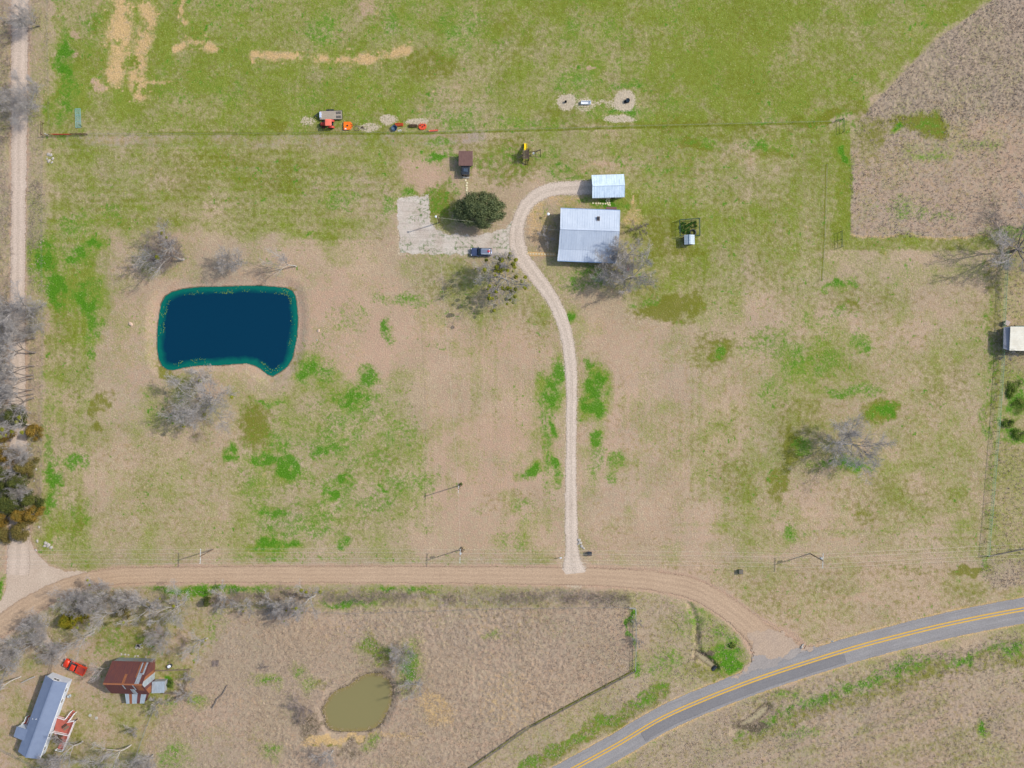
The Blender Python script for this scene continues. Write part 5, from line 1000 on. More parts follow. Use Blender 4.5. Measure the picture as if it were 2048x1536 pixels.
fence('wire_fence', 'wire fence on the north edge of the tufted field', [(440,1212),(700,1226),(1000,1216),(1258,1213)], 5.5, 1.15, 4, .04, m_barkd, m_steel, .007)
fence('pipe_fence', 'pale pipe fence on the east end of the tufted field', [(1270,1216),(1271,1260),(1271,1300),(1270,1338)], 2.6, 1.4, 3, .06, m_pale, m_steel, .016, rail=((1.36, .75), .06, m_steel))
fence('wire_fence', 'dark wire fence slanting along the south edge of the tufted field', [(1270,1340),(1180,1388),(1072,1446),(1060,1451),(940,1536),(820,1630)], 4.0, 1.4, 6, .05, m_barkd, m_barkd, .03)
fence('wire_fence', 'wire fence between the western lane and the north pasture', [(97,-40),(98,120),(101,250)], 4.5, 1.15, 4, .035, m_pipe, m_steel, .006)
fence('wire_fence', 'wire fence between the western lane and the green strip', [(87,278),(86,500),(88,690),(86,850),(85,1064)], 3.4, 1.15, 4, .035, m_barkd, m_steel, .006)
fence('wooden_fence', 'weathered plank fence between the neighbour track and the blue roofed house', [(40,1285),(66,1287),(110,1321),(104,1346)], 2.4, 1.2, 0, .06, m_wood, m_steel, rail=((1.1, .65), .08, m_wood))
fence('wooden_fence', 'weathered rail fence round the pen east of the rusty barn', [(315,1339),(378,1337),(376,1362),(371,1384),(330,1384)], 2.2, 1.25, 0, .07, m_wood, m_steel, rail=((1.15, .7), .10, m_wood))
fence('wire_fence', 'wire fence running south from the rusty barn', [(312,1412),(296,1450),(278,1500),(262,1560)], 3.2, 1.25, 5, .06, m_wood, m_steel, .015)
fence('wire_fence', 'wire fence at the bottom left corner behind the blue roofed house', [(-20,1485),(22,1506),(60,1524),(100,1560)], 3.0, 1.2, 4, .05, m_wood, m_steel)
def brace(label, pts, m):
    g = [P(*p) for p in pts]; r = thing('fence_brace', label, 'brace', g[0], 0, 'pipe fence corner braces'); o = g[0]
    for p in g: mb = MB(); mb.tube(p - o + Vector((0, 0, -.2)), p - o + Vector((0, 0, 1.55)), .06, .06, 8); mb.part('post', m, r)
    for a, b in zip(g[:-1], g[1:]):
        for z in (1.4, .65): mb = MB(); mb.tube(a - o + Vector((0, 0, z)), b - o + Vector((0, 0, z)), .045, .045, 7); mb.part('rail', m, r)
brace('pipe brace at the fence corner north of the green corridor', [(1668,244),(1684,240),(1684,266)], m_green); brace('pipe brace at the fence corner south of the green corridor', [(1680,464),(1680,480),(1681,495)], m_green); brace('white pipe brace at the corner of the tufted field', [(1258,1214),(1270,1215),(1271,1226)], m_pale); brace('rusty pipe brace beside the red farm gate', [(88,247),(87,272),(104,272)], m_pipe)
def gate(label, c, L, W, z, m, rz, n=5, flatlie=False, name='farm_gate', cat='gate'):
    r = thing(name, label, cat, c, rz); mb = MB(); f = lambda u, v: (Vector((u, v, z)) if flatlie else Vector((u, 0, v)))
    for v in (0, W): mb.tube(f(-L / 2, v if not flatlie else v - W / 2), f(L / 2, v if not flatlie else v - W / 2), .035, .035, 7)
    for u in (-L / 2, L / 2): mb.tube(f(u, 0 if not flatlie else -W / 2), f(u, W if not flatlie else W / 2), .035, .035, 7)
    mb.part('frame', m, r); mb = MB()
    for i in range(1, n): v = W * i / n - (W / 2 if flatlie else 0); mb.tube(f(-L / 2, v), f(L / 2, v), .03, .03, 6)
    mb.part('bar', m, r); mb = MB()
    for u in (-L / 6, L / 6): mb.tube(f(u, -W / 2 if flatlie else 0), f(u, W / 2 if flatlie else W), .03, .03, 6)
    mb.part('brace', m, r); return r
m_red = mat('red_paint', (196,62,46), .55, .05, .25, 2, (170,56,44)); m_teal = mat('pale_teal_paint', (150,206,206), .5, .1, .2, 2)
g_ = gate('red farm gate closed across the track into the north pasture', P(125, 269.5), 4.4, 1.25, 0, m_red, 0, 5); g_.rotation_euler = (R(9), 0, 0); g_.location.z = .12
gate('dark rusty gate standing beside the red one', P(160, 269.5) + Vector((0, 0, .12)), 3.6, 1.2, 0, m_pipe, 0, 4)
gate('pale teal livestock gate lying flat in the grass of the north pasture', P(156.5, 236.5), 4.5, 1.25, .12, m_teal, R(-88), 5, True)
mb = MB(); mb.tube((0, 0, -.2), (0, 0, 1.6), .11, .11, 10); o = mb.part('gate_post', m_pale); o.location = P(97, 271); tag(o, 'white topped round post at the west end of the red gate', 'post')
mb = MB(); mb.tube((0, 0, -.2), (0, 0, 1.5), .06, .06, 10); o = mb.part('gate_post', m_black); o.location = P(164, 253); tag(o, 'dark post beside the lying teal gate', 'post')

# utility poles
m_pole = mat('pole_wood', (118,98,82), .85, 0, .3, 4, (96,78,64)); m_white = mat('white_porcelain', (222,226,228), .4, 0, .08)
POLES = {}
def pole(key, px, py, h, label, arm=2.4, arm_dir=90, xfmr=False, extra_arm=False):
    r = thing('utility_pole', label, 'utility pole', P(px, py), 0, 'utility poles'); mb = MB(); mb.tube((0, 0, -.3), (0, 0, h), .15, .10, 12); mb.part('shaft', m_pole, r); c, s = math.cos(R(arm_dir)), math.sin(R(arm_dir))
    ends = []
    if arm:
        mb = MB(); mb.bar((-c * arm / 2, -s * arm / 2, h - .35), (c * arm / 2, s * arm / 2, h - .35), .12, .14); mb.part('crossarm', m_pale, r)
        for t in (-1, -.45, .45, 1):
            x = t * arm / 2 * .94; mb = MB(); mb.lathe([(.03, 0), (.06, .04), (.04, .09), (.07, .13), (.05, .2), (.02, .22)], (c * x, s * x, h - .28), 8); mb.part('insulator', m_white, r); ends.append(P(px, py) + Vector((c * x, s * x, h - .1)))
    if xfmr: mb = MB(); mb.lathe([(.05, 0), (.24, .02), (.25, .75), (.2, .82), (.05, .86)], (c * .36, s * .36, h - 2.0), 14); mb.part('transformer', mat('transformer_grey', (176,182,186), .5, .1), r)
    POLES[key] = ends + [P(px, py) + Vector((0, 0, h - 1.4)), P(px, py) + Vector((0, 0, h - .05))]; return r
pole('A', 426, 1098.5, 8.6, 'brown leaning-looking pole with white insulators near the west end of the dirt road', 3.4, 88); pole('B', 924.5, 1098, 8.8, 'pole with a pale bush at its foot where two lines meet above the dirt road', 3.2, 88, True); pole('C', 1620, 1107, 8.8, 'dark pole right of the driveway mouth with pale crossarm', 3.4, 88, True)
pole('D', 921.5, 970, 8.8, 'pole standing alone in the field with a green clump at its foot', 1.6, 85); pole('E', 879.3, 445, 7.4, 'pole beside the gravel pad with a white lamp on top', 0)
mb = MB(); p = P(879.3, 445); mb.lathe([(.06, 0), (.28, .05), (.26, .16), (.08, .26)], (p.x - .25, p.y, 7.2), 14); yl = mb.part('yard_lamp', m_white); tag(yl, 'white yard lamp at the top of the pole by the gravel pad', 'lamp')
m_cable = mat('aluminium_wire', (196,190,172), .5, .2, .1)
def wire(a, b, sag, label, r=.017, group='overhead wires'):
    mb = MB(); n = 14; pts = []
    for i in range(n + 1): t = i / n; p = a.lerp(b, t); p.z -= sag * 4 * t * (1 - t); pts.append(p)
    for p, q_ in zip(pts[:-1], pts[1:]): mb.tube(p, q_, r, r, 4, False)
    tag(mb.part('overhead_wire', m_cable), label, 'wire', group)
ORD = ['southernmost', 'second from the south', 'second from the north', 'northernmost']
offW = [P(-420, 1100 + k) + Vector((0, 0, 8.6)) for k in (20, 12, 3, -6)]; offE = [P(2500, 1060 + k) + Vector((0, 0, 8.6)) for k in (20, 12, 3, -6)]
for i in range(4):
    for a, b, nm in ((offW, POLES['A'], 'west of the west pole'), (POLES['A'], POLES['B'], 'between the west and middle poles'), (POLES['B'], POLES['C'], 'over the driveway mouth'), (POLES['C'], offE, 'east of the east pole')):
        wire(a[i], b[i], .9, ORD[i] + ' roadside wire ' + nm)
wire(POLES['B'][-1], POLES['D'][-1], .5, 'single wire from the road line north to the pole alone in the field'); wire(POLES['D'][-1], POLES['E'][-1], 1.6, 'long single wire from the field pole up to the lamp pole at the gravel pad')
wire(POLES['E'][-2], P(1121, 460, 3.6), .6, 'service wire from the lamp pole to the farmhouse')
# tufts at the feet of two poles
m_hay = mat('dry_stalks', (196,176,140), .9, 0, .3, 4, (160,138,104))
shrub(926, 1099, .8, .7, m_hay, 'pale dry bush at the foot of the middle roadside pole', 900, .07); shrub(922.5, 969, .6, .6, m_shrub, 'small green clump at the foot of the field pole', 500, .07)

# ------------------------------------------------------------------ vehicles
m_tyre = mat('tyre', (38,38,40), .9, 0, .2, 5); m_rim = mat('rim', (150,152,156), .4, .5, .1); m_navy = mat('slate_paint', (72,84,112), .25, .35, .06, 1, (86,96,124), .5); m_carglass = mat('car_glass', (24,40,50), .08, 0, .1, 1, None, .6)
m_lamp = mat('headlamp', (210,214,216), .2, .1, .1); m_tail = mat('tail_lamp', (170,24,30), .3, 0, .1); m_orr = mat('orange_red_paint', (222,66,30), .35, .05, .08, 1, (206,56,28), .5)
def wheels(r, spots, rad, w):
    for x, y in spots:
        mb = MB(); mb.wheel((x, y, rad), rad, w); wh = mb.part('wheel', m_tyre, r, True); mb = MB(); mb.tube((x, y - w * .42, rad), (x, y + w * .42, rad), rad * .62, rad * .62, 14); mb.part('rim', m_rim, wh)
car = thing('suv', 'dark slate blue estate car parked on the gravel by the mistletoe tree', 'car', P(963.3, 505), R(179)); mb = MB()
mb.loft([(.28, -2.45, 2.48, -.90, .90, .25), (.45, -2.52, 2.54, -.97, .97, .35), (.80, -2.52, 2.52, -.99, .99, .40), (.98, -2.48, 2.30, -.95, .95, .42), (1.04, -2.44, 2.1, -.90, .90, .40)], 5); mb.part('body', m_navy, car, True)
mb = MB(); mb.loft([(1.03, -2.36, 1.12, -.88, .88, .18), (1.40, -2.22, .55, -.76, .76, .18), (1.62, -2.10, .22, -.70, .70, .16)], 5); mb.part('cabin_glass', m_carglass, car, True)
mb = MB(); mb.loft([(1.58, -2.12, .20, -.72, .72, .16), (1.66, -2.04, .12, -.68, .68, .2), (1.69, -1.9, 0, -.58, .58, .3)], 5); rf = mb.part('roof', mat('roof_paint', (140,146,162), .25, .4, .05, 1, None, .5), car, True); mb = MB()
for s in (-1, 1): mb.bar((-1.9, s * .60, 1.73), (.0, s * .60, 1.73), .05, .05)
mb.part('roof_rails', m_galv, rf); wheels(car, [(1.5, .86), (1.5, -.86), (-1.55, .86), (-1.55, -.86)], .36, .24)
for s in (-1, 1):
    mb = MB(); mb.box((.78, s * 1.06, 1.05), (.2, .2, .16)); mb.part('mirror', m_navy, car); mb = MB(); mb.box((2.40, s * .72, .80), (.2, .36, .18)); mb.part('headlight', m_lamp, car); mb = MB(); mb.box((-2.48, s * .80, .90), (.12, .22, .34)); mb.part('tail_light', m_tail, car)
mb = MB(); mb.loft([(0, -.28, .28, -.26, .26, .08), (.12, -.28, .28, -.26, .26, .08), (.16, -.22, .22, -.2, .2, .1)], 3); reflection = mb.part('reflection_block', mat('red_reflection', (206,48,62), .7, 0, .15)); reflection.location = car.location + Vector((1.75, .05, 1.69)); tag(reflection, 'small red block standing in for a reflection on the rear of the car roof', 'reflection')  # red block stands in for a reflection in the tailgate window
# red pickup
pk = thing('pickup_truck', 'bright orange red pickup truck parked between the blue roofed house and the rusty barn', 'pickup', P(153, 1331.5), R(180 - 25)); mb = MB()
mb.loft([(.35, -2.75, 2.70, -.92, .92, .2), (.55, -2.82, 2.80, -.98, .98, .28), (.90, -2.82, 2.78, -1.0, 1.0, .34), (1.02, -2.80, 2.55, -.97, .97, .30)], 5); mb.box((-1.75, 0, 1.03), (.1, .1, .02)); mb.part('body', m_orr, pk, True)
mb = MB(); mb.loft([(1.02, 1.55, 2.72, -.94, .94, .32), (1.14, 1.45, 2.60, -.86, .86, .36)], 5); mb.part('hood', m_orr, pk, True)
mb = MB(); mb.loft([(1.02, -.62, 1.62, -.92, .92, .14), (1.45, -.50, 1.05, -.80, .80, .16), (1.72, -.42, .70, -.74, .74, .16)], 5); mb.part('cab_glass', m_carglass, pk, True)
mb = MB(); mb.loft([(1.68, -.44, .72, -.76, .76, .16), (1.78, -.36, .60, -.68, .68, .22)], 5); mb.part('cab_roof', m_orr, pk, True)
mb = MB()
for s in (-1, 1): mb.box((-1.74, s * .93, 1.16), (2.1, .10, .30))
mb.box((-2.76, 0, 1.16), (.08, 1.9, .30)); mb.box((-.70, 0, 1.16), (.08, 1.76, .30)); mb.part('bed_side', m_orr, pk); mb = MB(); mb.box((-1.74, 0, 1.04), (2.0, 1.74, .03)); mb.part('bed_floor', mat('dusty_red', (176,60,46), .8, 0, .3, 3, (140,66,56)), pk)
wheels(pk, [(1.75, .88), (1.75, -.88), (-1.7, .88), (-1.7, -.88)], .40, .26)
for s in (-1, 1): mb = MB(); mb.box((1.15, s * 1.10, 1.22), (.18, .22, .2)); mb.part('mirror', m_black, pk); mb = MB(); mb.box((2.74, s * .72, .88), (.14, .36, .2)); mb.part('headlight', m_lamp, pk)
# orange red tractor with canopy
tr = thing('tractor', 'orange red tractor with salmon canopy facing west beside the flat trailer', 'tractor', P(657.5, 250.5), R(180)); m_salm = mat('salmon_canopy', (238,120,96), .55, 0, .08, 1); m_tred = mat('tractor_red', (188,56,46), .5, 0, .3, 3, (160,60,48))
mb = MB(); mb.loft([(.55, .2, 1.75, -.32, .32, .08), (1.0, .2, 1.78, -.36, .36, .12), (1.22, .25, 1.70, -.33, .33, .16), (1.30, .3, 1.5, -.24, .24, .2)], 4); mb.part('hood', m_tred, tr, True); mb = MB(); mb.box((-.4, 0, .62), (1.7, .5, .4)); mb.box((.9, 0, .45), (1.5, .34, .25)); mb.part('chassis', m_black, tr)
for s in (-1, 1):
    mb = MB(); mb.wheel((-.75, s * .72, .66), .66, .42); w_ = mb.part('rear_wheel', m_tyre, tr, True); mb = MB(); mb.tube((-.75, s * .62, .66), (-.75, s * .84, .66), .38, .38, 14); mb.part('rim', m_tred, w_)
    mb = MB(); mb.wheel((1.15, s * .66, .44), .44, .30); w_ = mb.part('front_wheel', m_tyre, tr, True); mb = MB(); mb.tube((1.15, s * .58, .44), (1.15, s * .76, .44), .26, .26, 12); mb.part('rim', m_tred, w_)
    mb = MB()
    for k in range(7): a = R(20 + 140 * k / 6); a2 = R(20 + 140 * (k + 1) / 6); mb.bar((-.75 + .74 * math.cos(a), s * .74, .66 + .74 * math.sin(a)), (-.75 + .74 * math.cos(a2), s * .74, .66 + .74 * math.sin(a2)), .48, .04)
    mb.part('fender', m_tred, tr)
    mb = MB(); mb.bar((.35, s * .58, .7), (.35, s * .62, 2.15), .06, .06); mb.bar((-1.0, s * .58, 1.2), (-.95, s * .62, 2.15), .06, .06); mb.part('canopy_post', m_black, tr)
mb = MB(); mb.loft([(2.12, -1.10, .42, -.78, .78, .12), (2.22, -1.12, .44, -.80, .80, .16), (2.27, -1.0, .32, -.68, .68, .2)], 5); mb.part('canopy', m_salm, tr, True)
mb = MB(); mb.box((-.55, 0, 1.05), (.45, .48, .12)); mb.box((-.78, 0, 1.28), (.1, .46, .4)); mb.part('seat', m_black, tr); mb = MB(); mb.lathe([(.17, 0), (.2, .02), (.17, .04)], (-.02, 0, 1.42), 14, True); mb.tube((.15, 0, 1.1), (-.02, 0, 1.43), .03, .03, 7); mb.part('steering_wheel', m_black, tr)
mb = MB(); mb.box((1.98, 0, .5), (.10, .9, .5)); mb.bar((1.7, .3, .5), (2.0, .3, .5), .08, .08); mb.bar((1.7, -.3, .5), (2.0, -.3, .5), .08, .08); mb.part('front_guard', m_black, tr); mb = MB(); mb.tube((1.35, .2, 1.2), (1.35, .2, 1.85), .035, .035, 8); mb.part('exhaust', m_black, tr)
# flat trailer
tl = thing('flat_trailer', 'flat utility trailer with grey plank deck and black steel frame', 'trailer', P(661.5, 232), R(1.5)); mb = MB()
for k in range(9): mb.box((.15, -1.0 + (k + .5) * 2.0 / 9, .68), (5.3, 2.0 / 9 - .012, .05))
mb.part('deck', mat('grey_planks', (172,160,142), .9, 0, .25, 2, (150,138,122), .2, 0, (.6, 8, 1)), tl); mb = MB()
for s in (-1, 1): mb.box((.15, s * 1.04, .62), (5.4, .07, .16))
mb.box((2.88, 0, .6), (.08, 2.1, .16)); mb.box((-2.55, 0, .6), (.08, 2.1, .16)); mb.bar((-2.5, .8, .55), (-3.7, .06, .5), .1, .12); mb.bar((-2.5, -.8, .55), (-3.7, -.06, .5), .1, .12); mb.part('frame', m_black, tl)
mb = MB(); mb.tube((-3.75, 0, .3), (-3.75, 0, .75), .06, .06, 8); mb.box((-3.3, 0, .58), (.3, .3, .06)); mb.part('jack', m_black, tl)
for s in (-1, 1):
    for x in (-.45, .45): mb = MB(); mb.wheel((x, s * 1.22, .35), .35, .22); mb.part('wheel', m_tyre, tl, True)
    mb = MB(); mb.box((0, s * 1.22, .76), (1.75, .27, .05)); mb.box((-.9, s * 1.22, .64), (.05, .27, .22)); mb.box((.9, s * 1.22, .64), (.05, .27, .22)); mb.part('fender', m_black, tl)
for y in (.52, -.48):
    mb = MB(); 
    for k in range(5): mb.box((1.55 + k * .24, y, .735), (.10, .46, .05))
    mb.box((2.05, y - .24, .735), (1.2, .05, .05)); mb.box((2.05, y + .24, .735), (1.2, .05, .05)); mb.part('ramp_grate', m_black, tl)
mb = MB(); mb.loft([(.71, -2.5, -2.05, -.62, .70, .05), (1.02, -2.5, -2.05, -.62, .70, .05)], 2); mb.part('tool_box', mat('pale_tool_box', (196,204,222), .5, .1, .15), tl)
# implements in a row along the fence
m_org = mat('orange_paint', (238,122,22), .5, 0, .12, 1.5, (226,104,24)); m_org2 = mat('red_orange_paint', (222,84,48), .55, 0, .18, 1.5, (200,72,44))
mw = thing('rotary_mower', 'bright orange shield-shaped rotary mower behind the tractor', 'mower', P(697, 252.5), R(0)); out = [(-1.05, .95), (.45, .95), (.85, .62), (1.12, .05), (.85, -.55), (.45, -.95), (-1.05, -1.0), (-1.12, 0)]; mb = MB(); mb.prism(out[::-1], .34, .46); mb.part('deck', m_org, mw, bevel=.03)
mb = MB(); mb.box((-.15, 0, .58), (.34, .24, .24)); mb.tube((-.15, 0, .46), (-.15, 0, .74), .09, .09, 10); mb.part('gearbox', m_black, mw); mb = MB(); mb.bar((.6, .45, .5), (1.3, .06, .75), .07, .07); mb.bar((.6, -.45, .5), (1.3, -.06, .75), .07, .07); mb.part('hitch', m_black, mw)
mb = MB(); mb.wheel((-1.1, -.75, .22), .22, .12); mb.part('tail_wheel', m_tyre, mw, True); mb = MB(); mb.box((-.62, -.74, .475), (.34, .26, .02)); mb.part('sticker', m_white, mw)
cf = thing('carry_frame', 'grey square carry frame right of the orange mower', 'frame', P(714.3, 256.3)); mb = MB()
for y in (-.55, .45): mb.bar((-.45, y, .3), (.55, y, .3), .07, .07)
for x in (-.45, .55): mb.bar((x, -.55, .3), (x, .5, .3), .07, .07)
mb.bar((.1, .45, .3), (.15, 1.25, .5), .07, .07); mb.part('frame', m_wood, cf); mb = MB()
for x in (-.4, .5): mb.box((x, -.55, .13), (.08, .08, .28)); mb.box((x, .42, .13), (.08, .08, .28))
mb.part('leg', m_wood, cf)
def box_blade(label, px, py, L, W, h, m, rz, extra):
    r = thing('box_blade', label, 'implement', P(px, py), R(rz)); mb = MB(); mb.box((0, W / 2, h / 2 + .05), (L, .08, h)); mb.box((0, -W / 2, h / 2 + .05), (L, .08, h)); mb.part('blade', m, r)
    for s in (-1, 1): mb = MB(); mb.box((s * (L / 2 + .04), 0, h / 2 + .05), (.06, W + .1, h)); mb.part('end_plate', m, r)
    mb = MB(); mb.box((0, 0, h + .06), (L, .14, .12)); [mb.bar((x, 0, h + .1), (x * .3, W / 2 + .25, h + .45), .06, .06) for x in (-.35, .35)]; mb.part('toolbar', extra, r); mb = MB()
    for k in range(5): mb.box((-L / 2 + L * (k + .5) / 5, -.05, h * .5), (.05, .10, h))
    mb.part('shank', m_black, r); return r
box_blade('red orange box implement next to the blue tub', 798.5, 250, 1.75, .55, .45, m_org2, 1, m_org2); box_blade('rusty brown box blade between the two orange implements', 826.5, 252.3, 1.75, .55, .42, m_pipe, 0, m_pipe)
fm = thing('finishing_mower', 'round red orange mower with three dark spindles near the fence', 'mower', P(845.3, 253.6)); mb = MB(); mb.prism([(.95, .3), (.7, .62), (-.7, .62), (-.95, .3), (-.92, -.35), (-.5, -.75), (.5, -.75), (.92, -.35)], .24, .34); mb.part('deck', m_org2, fm, bevel=.03)
for x, y in ((-.52, .2), (0, -.1), (.52, .2)): mb = MB(); mb.tube((x, y, .34), (x, y, .56), .14, .12, 12); mb.part('spindle', m_black, fm)
mb = MB(); [mb.bar((x, .3, .42), (x * .6, .95, .55), .07, .07) for x in (-.6, 0, .6)]; mb.part('hitch', m_org2, fm)
sb = thing('sickle_bar', 'long narrow red bar implement lying along the fence', 'implement', P(867, 261.8), R(4)); mb = MB(); mb.box((0, 0, .26), (2.2, .34, .18)); mb.part('bar', mat('faded_red', (206,92,70), .7, 0, .2, 2), sb); mb = MB(); [mb.box((-1.0 + k * .5, .22, .2), (.06, .14, .3)) for k in range(5)]; mb.part('tine', m_pipe, sb); mb = MB(); mb.bar((-1.1, 0, .3), (-1.75, -.25, .4), .06, .06); mb.part('draw_bar', m_wood, sb); mb = MB(); mb.box((-1.05, 0, .38), (.18, .2, .08)); mb.part('cap', mat('yellow_cap', (226,214,120), .6), sb)
mb = MB(); mb.lathe([(.62, 0), (.72, .55), (.70, .62), (.64, .60), (.58, .1), (.05, .08)], (0, 0, 0), 22, True); o = mb.part('round_tub', mat('slate_tub', (66,88,110), .5, 0, .15), None, True); o.location = P(789, 257.2); tag(o, 'slate blue round tub beside the red box implement', 'tub')
for i, (x, y, rz) in enumerate([(799, 260, 12), (800, 262, 5)]): mb = MB(); mb.tube((-.45, 0, .06), (.45, 0, .06), .05, .05, 8); o = mb.part('white_pipe', m_trim); o.location = P(x, y); o.rotation_euler = (0, 0, R(rz)); tag(o, ['upper of two short white pipes beside the blue tub', 'lower of two short white pipes beside the blue tub'][i], 'pipe')
mb = MB(); mb.tube((0, 0, -.1), (.12, 0, 1.1), .07, .06, 8); o = mb.part('fence_post', m_barkd); o.location = P(733, 257.5); tag(o, 'dark leaning post stub near the carry frame', 'post')
rr_ = random.Random(9); mb = MB(); [mb.bar((rr_.uniform(-.5, .5), rr_.uniform(-.3, .3), .06 + .04 * k), (rr_.uniform(-.5, .5), rr_.uniform(-.3, .3), .1 + .05 * k), .10, .06) for k in range(8)]; o = mb.part('scrap_heap', m_dwood); o.location = P(726, 255); tag(o, 'small heap of brown scrap wood beside the carry frame', 'scrap')

# ------------------------------------------------------------------ play set
ps = thing('play_set', 'dark wooden play tower with yellow slide and swing beam', 'play set', P(1051.5, 312)); m_yel = mat('yellow_slide', (238,206,18), .4, 0, .06)
mb = MB(); [mb.box((x, y, 1.15 if y > -.2 else .9), (.11, .11, 2.3 if y > -.2 else 1.8)) for x in (-.6, .6) for y in (-.85, .75)]; mb.part('tower_post', m_dwood, ps); mb = MB(); [mb.box((-.6 + .1 + k * .2, -.05, 1.25), (.17, 1.65, .05)) for k in range(6)]; mb.part('platform', m_wood, ps)
mb = MB(); [mb.box((.62, -.8 + k * .2, 1.7), (.04, .09, .8)) for k in range(8)]; [mb.box((-.62, -.8 + k * .2, 1.7), (.04, .09, .8)) for k in range(8)]; mb.box((.62, -.1, 2.08), (.07, 1.6, .06)); mb.box((-.62, -.1, 2.08), (.07, 1.6, .06)); mb.part('guard_rail', m_dwood, ps); mb = MB(); [mb.box((.25, -.85 + .2 * k, 2.32), (.72, .12, .05)) for k in range(9)]; mb.part('slatted_roof', m_dwood, ps)
mb = MB(); L1 = [(-.28, .8, 1.28), (.22, .8, 1.28), (.22, 2.35, .2), (-.28, 2.35, .2)]; mb.slab(L1, .05); [mb.bar((x, .8, 1.36), (x, 2.35, .28), .06, .16) for x in (-.28, .22)]; mb.part('slide', m_yel, ps); mb = MB(); [mb.bar((x, -.9, 1.25), (x, -1.75, .0), .08, .08) for x in (-.1, .45)]; [mb.bar((-.1, -.9 - .85 * t, 1.25 * (1 - t)), (.45, -.9 - .85 * t, 1.25 * (1 - t)), .07, .07) for t in (.2, .4, .6, .8)]; mb.part('ladder', m_dwood, ps)
mb = MB(); mb.bar((.6, .1, 2.2), (2.9, .55, 2.2), .12, .14); mb.part('swing_beam', m_dwood, ps); mb = MB(); [mb.bar((2.85, .55, 2.2), (2.95, .55 + s * .75, 0), .1, .1) for s in (-1, 1)]; mb.bar((2.9, .1, .9), (2.9, 1.0, .9), .07, .07); mb.part('swing_leg', m_dwood, ps)
mb = MB(); [mb.tube((1.55 + dx, .3, 2.15), (1.55 + dx, .3, .55), .015, .015, 5) for dx in (-.2, .2)]; mb.part('swing_chain', m_steel, ps); mb = MB(); mb.lathe([(.16, .3), (.22, .62), (.2, .64), (.14, .34), (.02, .33)], (1.55, .3, .25), 14, True); mb.part('bucket_seat', m_white, ps, True); mb = MB(); mb.bar((-.6, -.1, .9), (-1.25, -.2, .05), .09, .09); mb.part('climbing_ramp', m_wood, ps)

ps.scale = (1.2, 1.25, 1.2)
# ------------------------------------------------------------------ yard things
def stone(label, px, py, r, m, group=None, name='boulder', h=.6, cat='rock', seed=0):
    bm = []; rg = random.Random(int(px * 11 + py * 7) + seed); mb = MB(); prof = [(.25, 1.0), (.7, .82), (1.0, .4), (.95, 0), (.7, -.2)]; n = 9; ph = [rg.uniform(.75, 1.2) for _ in range(n)]; vs = []
    for q_, z in prof:
        for i in range(n): a = 6.283 * i / n; k = ph[i] * rg.uniform(.9, 1.1); vs.append((r * q_ * k * math.cos(a), r * q_ * k * .8 * math.sin(a), r * h * z * rg.uniform(.9, 1.1)))
    fs = [(k * n + (i + 1) % n, k * n + i, (k + 1) * n + i, (k + 1) * n + (i + 1) % n) for k in range(4) for i in range(n)] + [tuple(range(n))]
    mb.add(vs, fs); o = mb.part(name, m, None); o.location = P(px, py); o.rotation_euler = (0, 0, rg.random() * 6); return tag(o, label, cat, group)
m_rock = mat('sandstone', (206,178,154), .9, 0, .25, 3, (180,156,136)); m_prock = mat('pale_rock', (184,176,164), .9, 0, .3, 3, (150,142,132))
stone('pinkish boulder on the dry ground west of the blue pond', 261.5, 648, .62, m_rock); stone('dark edged boulder on the dry ground east of the blue pond', 637.5, 661, .45, m_rock); stone('small rock below the boulder east of the blue pond', 634, 680, .22, m_prock)
HEAPS = [('lane fence below the red gate', [(97,308,.45),(102,310,.5),(106,317,.42),(98,322,.5),(104,325,.38),(94,318,.3)]), ('driveway mouth', [(1158,1080,.5),(1160,1086,.5),(1163,1092,.42),(1167,1096,.36),(1156,1088,.3)]), ('dirt road junction', [(91,1086,.5),(97,1090,.6),(89,1092,.42),(102,1095,.5),(75,1082,.4),(72,1100,.3)]), ('lane fence by the lower cedars', [(72,938,.35),(74,1007,.42),(78,1054,.36),(68,962,.3)])]
for nm, lst in HEAPS:
    for x, y, r_ in lst: stone('pale rock in the heap beside the ' + nm, x, y, r_, m_prock, 'rocks beside the ' + nm, 'rock', .5)
m_step = mat('pale_stepping_stone', (222,212,172), .9, 0, .15, 3); 
def slab_stone(px, py, r, label, group):
    rg = random.Random(int(px * 9 + py)); mb = MB(); mb.prism([(r * math.cos(k * 1.047) * rg.uniform(.85, 1.1), r * math.sin(k * 1.047) * rg.uniform(.85, 1.1)) for k in range(6)], 0, .07); o = mb.part('stepping_stone', m_step); o.location = P(px, py) + Vector((0, 0, .03)); tag(o, label, 'stepping stone', group)
for i, (x, y) in enumerate([(933.5,355.5),(931.5,360.5),(934.3,366),(933.2,371),(934.2,376),(933.6,380.5),(934.7,385),(934,389.5)]): slab_stone(x, y, .26, 'pale round stepping stone between the dark canopy and the live oak', 'stepping stones below the shed')
for i, (x, y) in enumerate([(1214,397.8),(1218,397.6),(1213,401.8),(1218,402),(1215,406),(1219,406),(1216.5,409.5),(1220,410),(1211,407.5),(1206,407.5),(1201,407),(1197,406.5),(1192,406.8),(1186,406.3)]): slab_stone(x, y, .24, 'pale stepping stone in the grass between garage and farmhouse', 'stepping stones behind the farmhouse')
tag(flat('garden_path', PATH, .03, mat('path_gravel', (206,168,112), .95, 0, .3, 3, (186,148,98)), .6, 4, False), kind='structure')
m_paver = mat('path_paver', (206,188,150), .9, 0, .2, 2)
